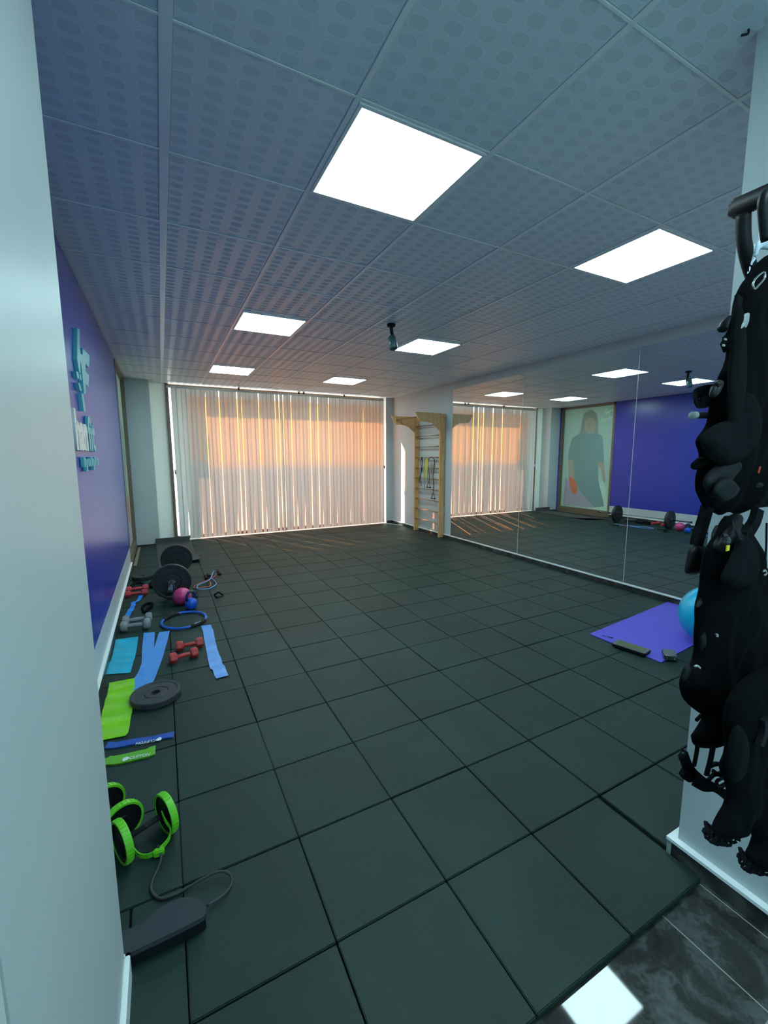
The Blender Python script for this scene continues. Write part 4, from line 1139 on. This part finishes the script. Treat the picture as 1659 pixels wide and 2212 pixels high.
def px_tube(pts, rad, closed=False, n=10): return tube(bmesh.new(), spline([hit(u, v, 1, y) for u, v, y in pts], 6, closed), rad, n, closed)


# rail on the wall
t_ = thing('clothes_rail', 'black wall mounted clothes rail holding the vests', 'clothes rail', (PRX, -0.6, 2.1))
RX, RZ = 1.03, 2.150
link_mesh('rail_bar', B(((RX - 0.017, -1.02, RZ - 0.024), (RX + 0.017, -0.392, RZ + 0.024)), bevel=0.010), M['hub'], t_, True)
for yb in (-0.425, -0.96):
    link_mesh('bracket', tube(bmesh.new(), spline([(RX + 0.0, yb, RZ - 0.015), (RX + 0.02, yb, RZ - 0.09), (RX + 0.08, yb, RZ - 0.16), (RX + 0.16, yb, RZ - 0.20), (PRX - 0.004, yb, RZ - 0.22)], 6), 0.017, 12), M['hub'], t_, True)
    link_mesh('wall_plate', B(((PRX - 0.014, yb - 0.025, RZ - 0.29), (PRX - 0.001, yb + 0.025, RZ - 0.15)), bevel=0.004), M['hub'], t_)

# upper vest
YV = -0.52
t_ = thing('training_vest', 'black padded electrode vest hanging highest on the rail', 'training vest', (1.03, YV, 1.2))
G1 = [(1640, 560), (1612, 600), (1601, 612), (1590, 634), (1584, 660), (1581, 700), (1572, 745), (1568, 780), (1552, 812), (1540, 850), (1532, 880), (1530, 905), (1521, 925), (1507, 942), (1502, 956), (1508, 975), (1512, 985), (1508, 1012), (1503, 1030), (1502, 1060), (1510, 1078), (1520, 1098), (1538, 1106), (1556, 1115), (1573, 1104), (1590, 1113), (1610, 1105), (1628, 1098), (1700, 1090), (1720, 800), (1720, 560), (1680, 540)]
link_mesh('body', pillow(G1, YV, 0.045, seed=1.0), M['vest'], t_, True)
link_mesh('shoulder_panel', pillow([(1590, 640), (1606, 700), (1612, 800), (1600, 900), (1585, 990), (1572, 940), (1570, 840), (1578, 760), (1581, 690)], YV - 0.045, 0.012, seed=2.0), M['vest2'], t_, True)
link_mesh('side_panel', pillow([(1604, 845), (1628, 850), (1640, 930), (1612, 990), (1575, 1010), (1545, 1002), (1515, 975), (1513, 940), (1545, 915), (1585, 905)], YV - 0.045, 0.016, seed=4.0), M['vest2'], t_, True)
link_mesh('hem_fold', pillow([(1553, 1000), (1590, 985), (1600, 1010), (1570, 1050), (1540, 1080), (1520, 1060), (1518, 1030)], YV - 0.04, 0.02, seed=5.0), M['satin'], t_, True)
link_mesh('pocket', pillow([(1545, 1040), (1570, 1027), (1590, 1042), (1597, 1058), (1580, 1080), (1556, 1085), (1538, 1070)], YV - 0.058, 0.010, seed=6.0, wr=0.002), M['satin'], t_, True)
link_mesh('side_flap', pillow([(1511, 985), (1530, 990), (1522, 1008), (1506, 1016), (1492, 1013), (1491, 1002)], YV - 0.01, 0.014, seed=7.0), M['vest2'], t_, True)
link_mesh('loop_strap', webbing([(1540, 842, YV), (1520, 845, YV + .01), (1504, 852, YV + .02), (1507, 868, YV + .01), (1525, 868, YV), (1538, 856, YV)], 0.026, 0.004), M['vest2'], t_)
link_mesh('connector_cable', px_tube([(1545, 898, YV), (1520, 897, YV), (1502, 897, YV)], 0.0075), M['hub'], t_, True)
link_mesh('connector_tip', px_tube([(1503, 897, YV), (1495, 897, YV)], 0.0085), M['label'], t_, True)
link_mesh('buckle_strap', webbing([(1596, 640, YV - .03), (1588, 690, YV - .03), (1574, 730, YV - .02), (1562, 752, YV - .02)], 0.024, 0.006), M['black'], t_)
link_mesh('buckle', B((hit(1567, 738, 1, YV - .03) - Vector((.011, .003, .013)), hit(1567, 738, 1, YV - .03) + Vector((.011, .003, .013))), bevel=0.003), M['hub'], t_)
for (u, v) in ((1567, 733), (1563, 746)):
    c = hit(u, v, 1, YV - .036)
    link_mesh('buckle_slot', B((c - Vector((.005, .001, .002)), c + Vector((.005, .001, .002)))), M['label'], t_)
link_mesh('strap_end', px_tube([(1576, 690, YV), (1565, 702, YV), (1560, 712, YV)], 0.010), M['hub'], t_, True)
link_mesh('buckle', px_tube([(1545, 835, YV - .05), (1555, 828, YV - .05), (1548, 845, YV - .05), (1540, 852, YV - .05)], 0.007, True), M['hub'], t_, True)
link_mesh('metal_ring', px_tube([(1650, 588, YV - .05), (1636, 598, YV - .05), (1627, 612, YV - .05), (1630, 624, YV - .05), (1640, 615, YV - .05), (1652, 600, YV - .05)], 0.0022, True, 8), M['chrome'], t_, True)
link_mesh('label_patch', pillow([(1608, 678), (1620, 674), (1616, 700), (1612, 708), (1600, 710)], YV - 0.056, 0.004, wr=0, smooth_k=0), M['label'], t_)
link_mesh('orange_tab', webbing([(1642, 1008, YV - .06), (1638, 1022, YV - .06)], 0.006, 0.002), M['orange'], t_)
link_mesh('round_patch', pillow([(1640, 1040), (1650, 1046), (1645, 1054), (1630, 1052)], YV - 0.056, 0.004, wr=0), M['satin'], t_)
link_mesh('hanging_strap', webbing([(1528, 1095, YV), (1518, 1130, YV), (1508, 1160, YV), (1504, 1178, YV)], 0.030, 0.016), M['black'], t_)
link_mesh('strap_pouch', pillow([(1491, 1172), (1525, 1174), (1520, 1210), (1510, 1238), (1502, 1242), (1480, 1239), (1478, 1232)], YV, 0.014, wr=0.002), M['hub'], t_, True)

# pale hanger at the top
t_ = thing('clothes_hanger', 'pale plastic hanger hooked on the rail holding the top vest', 'clothes hanger', (1.03, -0.50, 2.1))
link_mesh('hook', px_tube([(1652, 470, -.50), (1640, 455, -.50), (1640, 432, -.49), (1650, 418, -.49), (1664, 425, -.49)], 0.0035), M['chrome'], t_, True)
link_mesh('shoulder_arm', pillow([(1645, 490), (1634, 512), (1628, 545), (1620, 575), (1612, 592), (1618, 590), (1630, 560), (1640, 538), (1655, 540), (1690, 545), (1690, 500)], -0.61, 0.010, wr=0, smooth_k=1), M['hanger'], t_, True)
t_ = thing('clothes_hanger', 'black hanger hooked over the rail in front of the pale one', 'clothes hanger', (1.03, -0.66, 2.1))
link_mesh('hook', px_tube([(1655, 520, -.66), (1650, 480, -.66), (1648, 440, -.66), (1655, 418, -.66), (1668, 416, -.66)], 0.008), M['hub'], t_, True)
link_mesh('shoulder_arm', pillow([(1648, 470), (1647, 500), (1655, 522), (1690, 530), (1690, 450), (1655, 440)], -0.66, 0.010, wr=0), M['hub'], t_, True)

# middle vest
YW = -0.57
t_ = thing('training_vest', 'black padded vest in the middle of the hanging pile, reaching over the turquoise ball', 'training vest', (1.0, YW, 0.8))
G2 = [(1567, 1110), (1556, 1128), (1548, 1148), (1534, 1168), (1523, 1190), (1516, 1222), (1514, 1243), (1512, 1270), (1508, 1290), (1504, 1302), (1501, 1325), (1502, 1347), (1500, 1370), (1500, 1390), (1500, 1412), (1493, 1436), (1482, 1436), (1475, 1455), (1468, 1480), (1470, 1500), (1480, 1516), (1500, 1533), (1522, 1548), (1508, 1572), (1493, 1592), (1495, 1606), (1508, 1615), (1530, 1617), (1542, 1610), (1550, 1596), (1568, 1584), (1640, 1560), (1690, 1500), (1690, 1250), (1655, 1225), (1632, 1215), (1628, 1170), (1612, 1148), (1600, 1125)]
link_mesh('body', pillow(G2, YW, 0.05, seed=11.0), M['vest'], t_, True)
link_mesh('front_panel', pillow([(1598, 1150), (1624, 1165), (1630, 1215), (1620, 1262), (1590, 1275), (1556, 1262), (1558, 1240), (1580, 1200)], YW - 0.05, 0.02, seed=12.0), M['vest2'], t_, True)
link_mesh('collar', px_tube([(1560, 1140, YW), (1552, 1160, YW), (1556, 1185, YW - .02), (1580, 1150, YW - .02), (1590, 1120, YW)], 0.014), M['satin'], t_, True)
link_mesh('side_tab', pillow([(1510, 1290), (1519, 1294), (1514, 1308), (1505, 1316), (1498, 1311)], YW - 0.01, 0.006, wr=0), M['hub'], t_, True)
link_mesh('clip', pillow([(1482, 1434), (1493, 1438), (1484, 1462), (1474, 1475), (1470, 1470)], YW - 0.035, 0.008, wr=0), M['satin'], t_, True)
link_mesh('clip', pillow([(1514, 1368), (1526, 1366), (1520, 1402), (1511, 1408)], YW - 0.035, 0.008, wr=0), M['satin'], t_, True)
for ring in ([(1500, 1440), (1506, 1438), (1512, 1443)], [(1546, 1370), (1550, 1372), (1549, 1376)], [(1648, 1236), (1652, 1232), (1656, 1238), (1651, 1243)]):
    link_mesh('metal_ring', px_tube([(u, v, YW - 0.06) for u, v in ring], 0.0022, False, 6), M['label'], t_, True)
c = hit(1572, 1184, 1, YW - 0.055)
link_mesh('yellow_tab', B((c - Vector((.006, .001, .006)), c + Vector((.006, .001, .006)))), M['yellow'], t_)
for k in range(4):
    link_mesh('cable', px_tube([(1584 + 3 * k, 1120, YW - .03), (1590 + 2 * k, 1145, YW - .05), (1598 + 2 * k, 1168, YW - .06)], 0.003), M['satin'], t_, True)
link_mesh('plug', px_tube([(1566, 1158, YW - .05), (1572, 1168, YW - .05), (1568, 1172, YW - .05)], 0.006), M['casegray'], t_, True)
link_mesh('shoulder_strap', webbing([(1637, 1100, YW), (1630, 1125, YW), (1615, 1150, YW), (1604, 1166, YW - .04)], 0.035, 0.014), M['black'], t_)
link_mesh('thin_cord', px_tube([(1656, 1130, YW), (1655, 1180, YW), (1653, 1215, YW)], 0.0022), M['black'], t_, True)
link_mesh('pull_tab', px_tube([(1514, 1545, YW), (1508, 1552, YW), (1504, 1556, YW)], 0.004), M['black'], t_, True)

# tangled leg straps
YS = -0.56
t_ = thing('leg_straps', 'tangle of thin black leg straps with buckles below the middle vest', 'straps', (0.95, YS, 0.5))
link_mesh('strap', webbing([(1507, 1608, YS), (1504, 1630, YS), (1499, 1655, YS)], 0.012, 0.005), M['black'], t_)
link_mesh('strap', webbing([(1541, 1608, YS), (1535, 1640, YS), (1526, 1675, YS)], 0.018, 0.006), M['black'], t_)
link_mesh('strap', webbing([(1475, 1628, YS), (1483, 1650, YS), (1492, 1665, YS), (1508, 1680, YS), (1525, 1692, YS), (1545, 1702, YS), (1560, 1712, YS), (1572, 1722, YS)], 0.022, 0.012), M['black'], t_)
link_mesh('strap', webbing([(1478, 1662, YS), (1486, 1674, YS), (1496, 1672, YS)], 0.030, 0.012), M['black'], t_)
link_mesh('strap', webbing([(1533, 1655, YS), (1550, 1650, YS), (1566, 1660, YS), (1552, 1672, YS), (1540, 1665, YS)], 0.010, 0.006), M['black'], t_)
link_mesh('strap', webbing([(1530, 1685, YS), (1545, 1672, YS), (1562, 1678, YS), (1570, 1690, YS), (1556, 1700, YS)], 0.010, 0.006), M['black'], t_)
link_mesh('strap', webbing([(1500, 1690, YS), (1520, 1700, YS), (1540, 1700, YS)], 0.020, 0.008), M['black'], t_)
link_mesh('buckle', px_tube([(1474, 1630, YS), (1480, 1628, YS), (1484, 1640, YS), (1477, 1642, YS)], 0.003, True), M['casegray'], t_, True)
link_mesh('buckle', px_tube([(1548, 1688, YS - .01), (1566, 1680, YS - .01), (1572, 1690, YS - .01), (1555, 1698, YS - .01)], 0.004, True), M['satin'], t_, True)

# lowest dark garment
YD = -0.675
t_ = thing('training_shorts', 'black electrode shorts hanging lowest at the right edge, with looped cords', 'training shorts', (1.05, YD, 0.4))
G3 = [(1700, 1420), (1620, 1450), (1575, 1500), (1562, 1560), (1566, 1600), (1567, 1628), (1557, 1650), (1552, 1660), (1562, 1680), (1570, 1700), (1569, 1735), (1556, 1756), (1546, 1775), (1534, 1803), (1562, 1812), (1590, 1806), (1601, 1770), (1612, 1782), (1622, 1800), (1628, 1822), (1606, 1850), (1632, 1874), (1655, 1884), (1690, 1880), (1700, 1700)]
link_mesh('body', pillow(G3, YD, 0.035, seed=21.0), M['vest'], t_, True)
link_mesh('inner_lining', pillow([(1590, 1560), (1610, 1580), (1612, 1640), (1595, 1690), (1575, 1690), (1566, 1650), (1575, 1600)], YD - 0.03, 0.015, seed=22.0), M['vest2'], t_, True)


def cord_loops(pts, r=0.0033, lr=0.0120):
    for i, (u, v) in enumerate(pts):
        c = hit(u, v, 1, YD); a = 0.6 * i
        link_mesh('cord_loop', tube(bmesh.new(), [c + Vector((lr * math.cos(2 * PI * k / 10), 0.006 * math.sin(k + a), lr * 0.75 * math.sin(2 * PI * k / 10 + a))) for k in range(10)], r, 8, True), M['black'], t_, True)


cord_loops([(1527, 1790), (1533, 1799), (1542, 1806), (1552, 1811), (1561, 1813), (1570, 1816), (1579, 1811), (1588, 1807), (1598, 1799), (1606, 1795)])
cord_loops([(1601, 1845), (1606, 1855), (1613, 1866), (1622, 1872), (1632, 1874), (1641, 1880), (1652, 1882)])
link_mesh('side_tube', webbing([(1652, 1552, YD - .04), (1650, 1580, YD - .04), (1640, 1610, YD - .04)], 0.02, 0.01), M['satin'], t_)

# small black hook in the ceiling corner
c = hit(1612, 72, 2, HC)
tag(link_mesh('ceiling_hook', tube(bmesh.new(), spline([(PRX - 0.03, PRY + 0.01, HC), (PRX - 0.03, PRY + 0.01, HC - 0.012), (PRX - 0.045, PRY + 0.02, HC - 0.014)], 4), 0.003, 6), M['hub'], smooth=True), 'tiny dark hook where the right corridor wall meets the ceiling', 'hook')
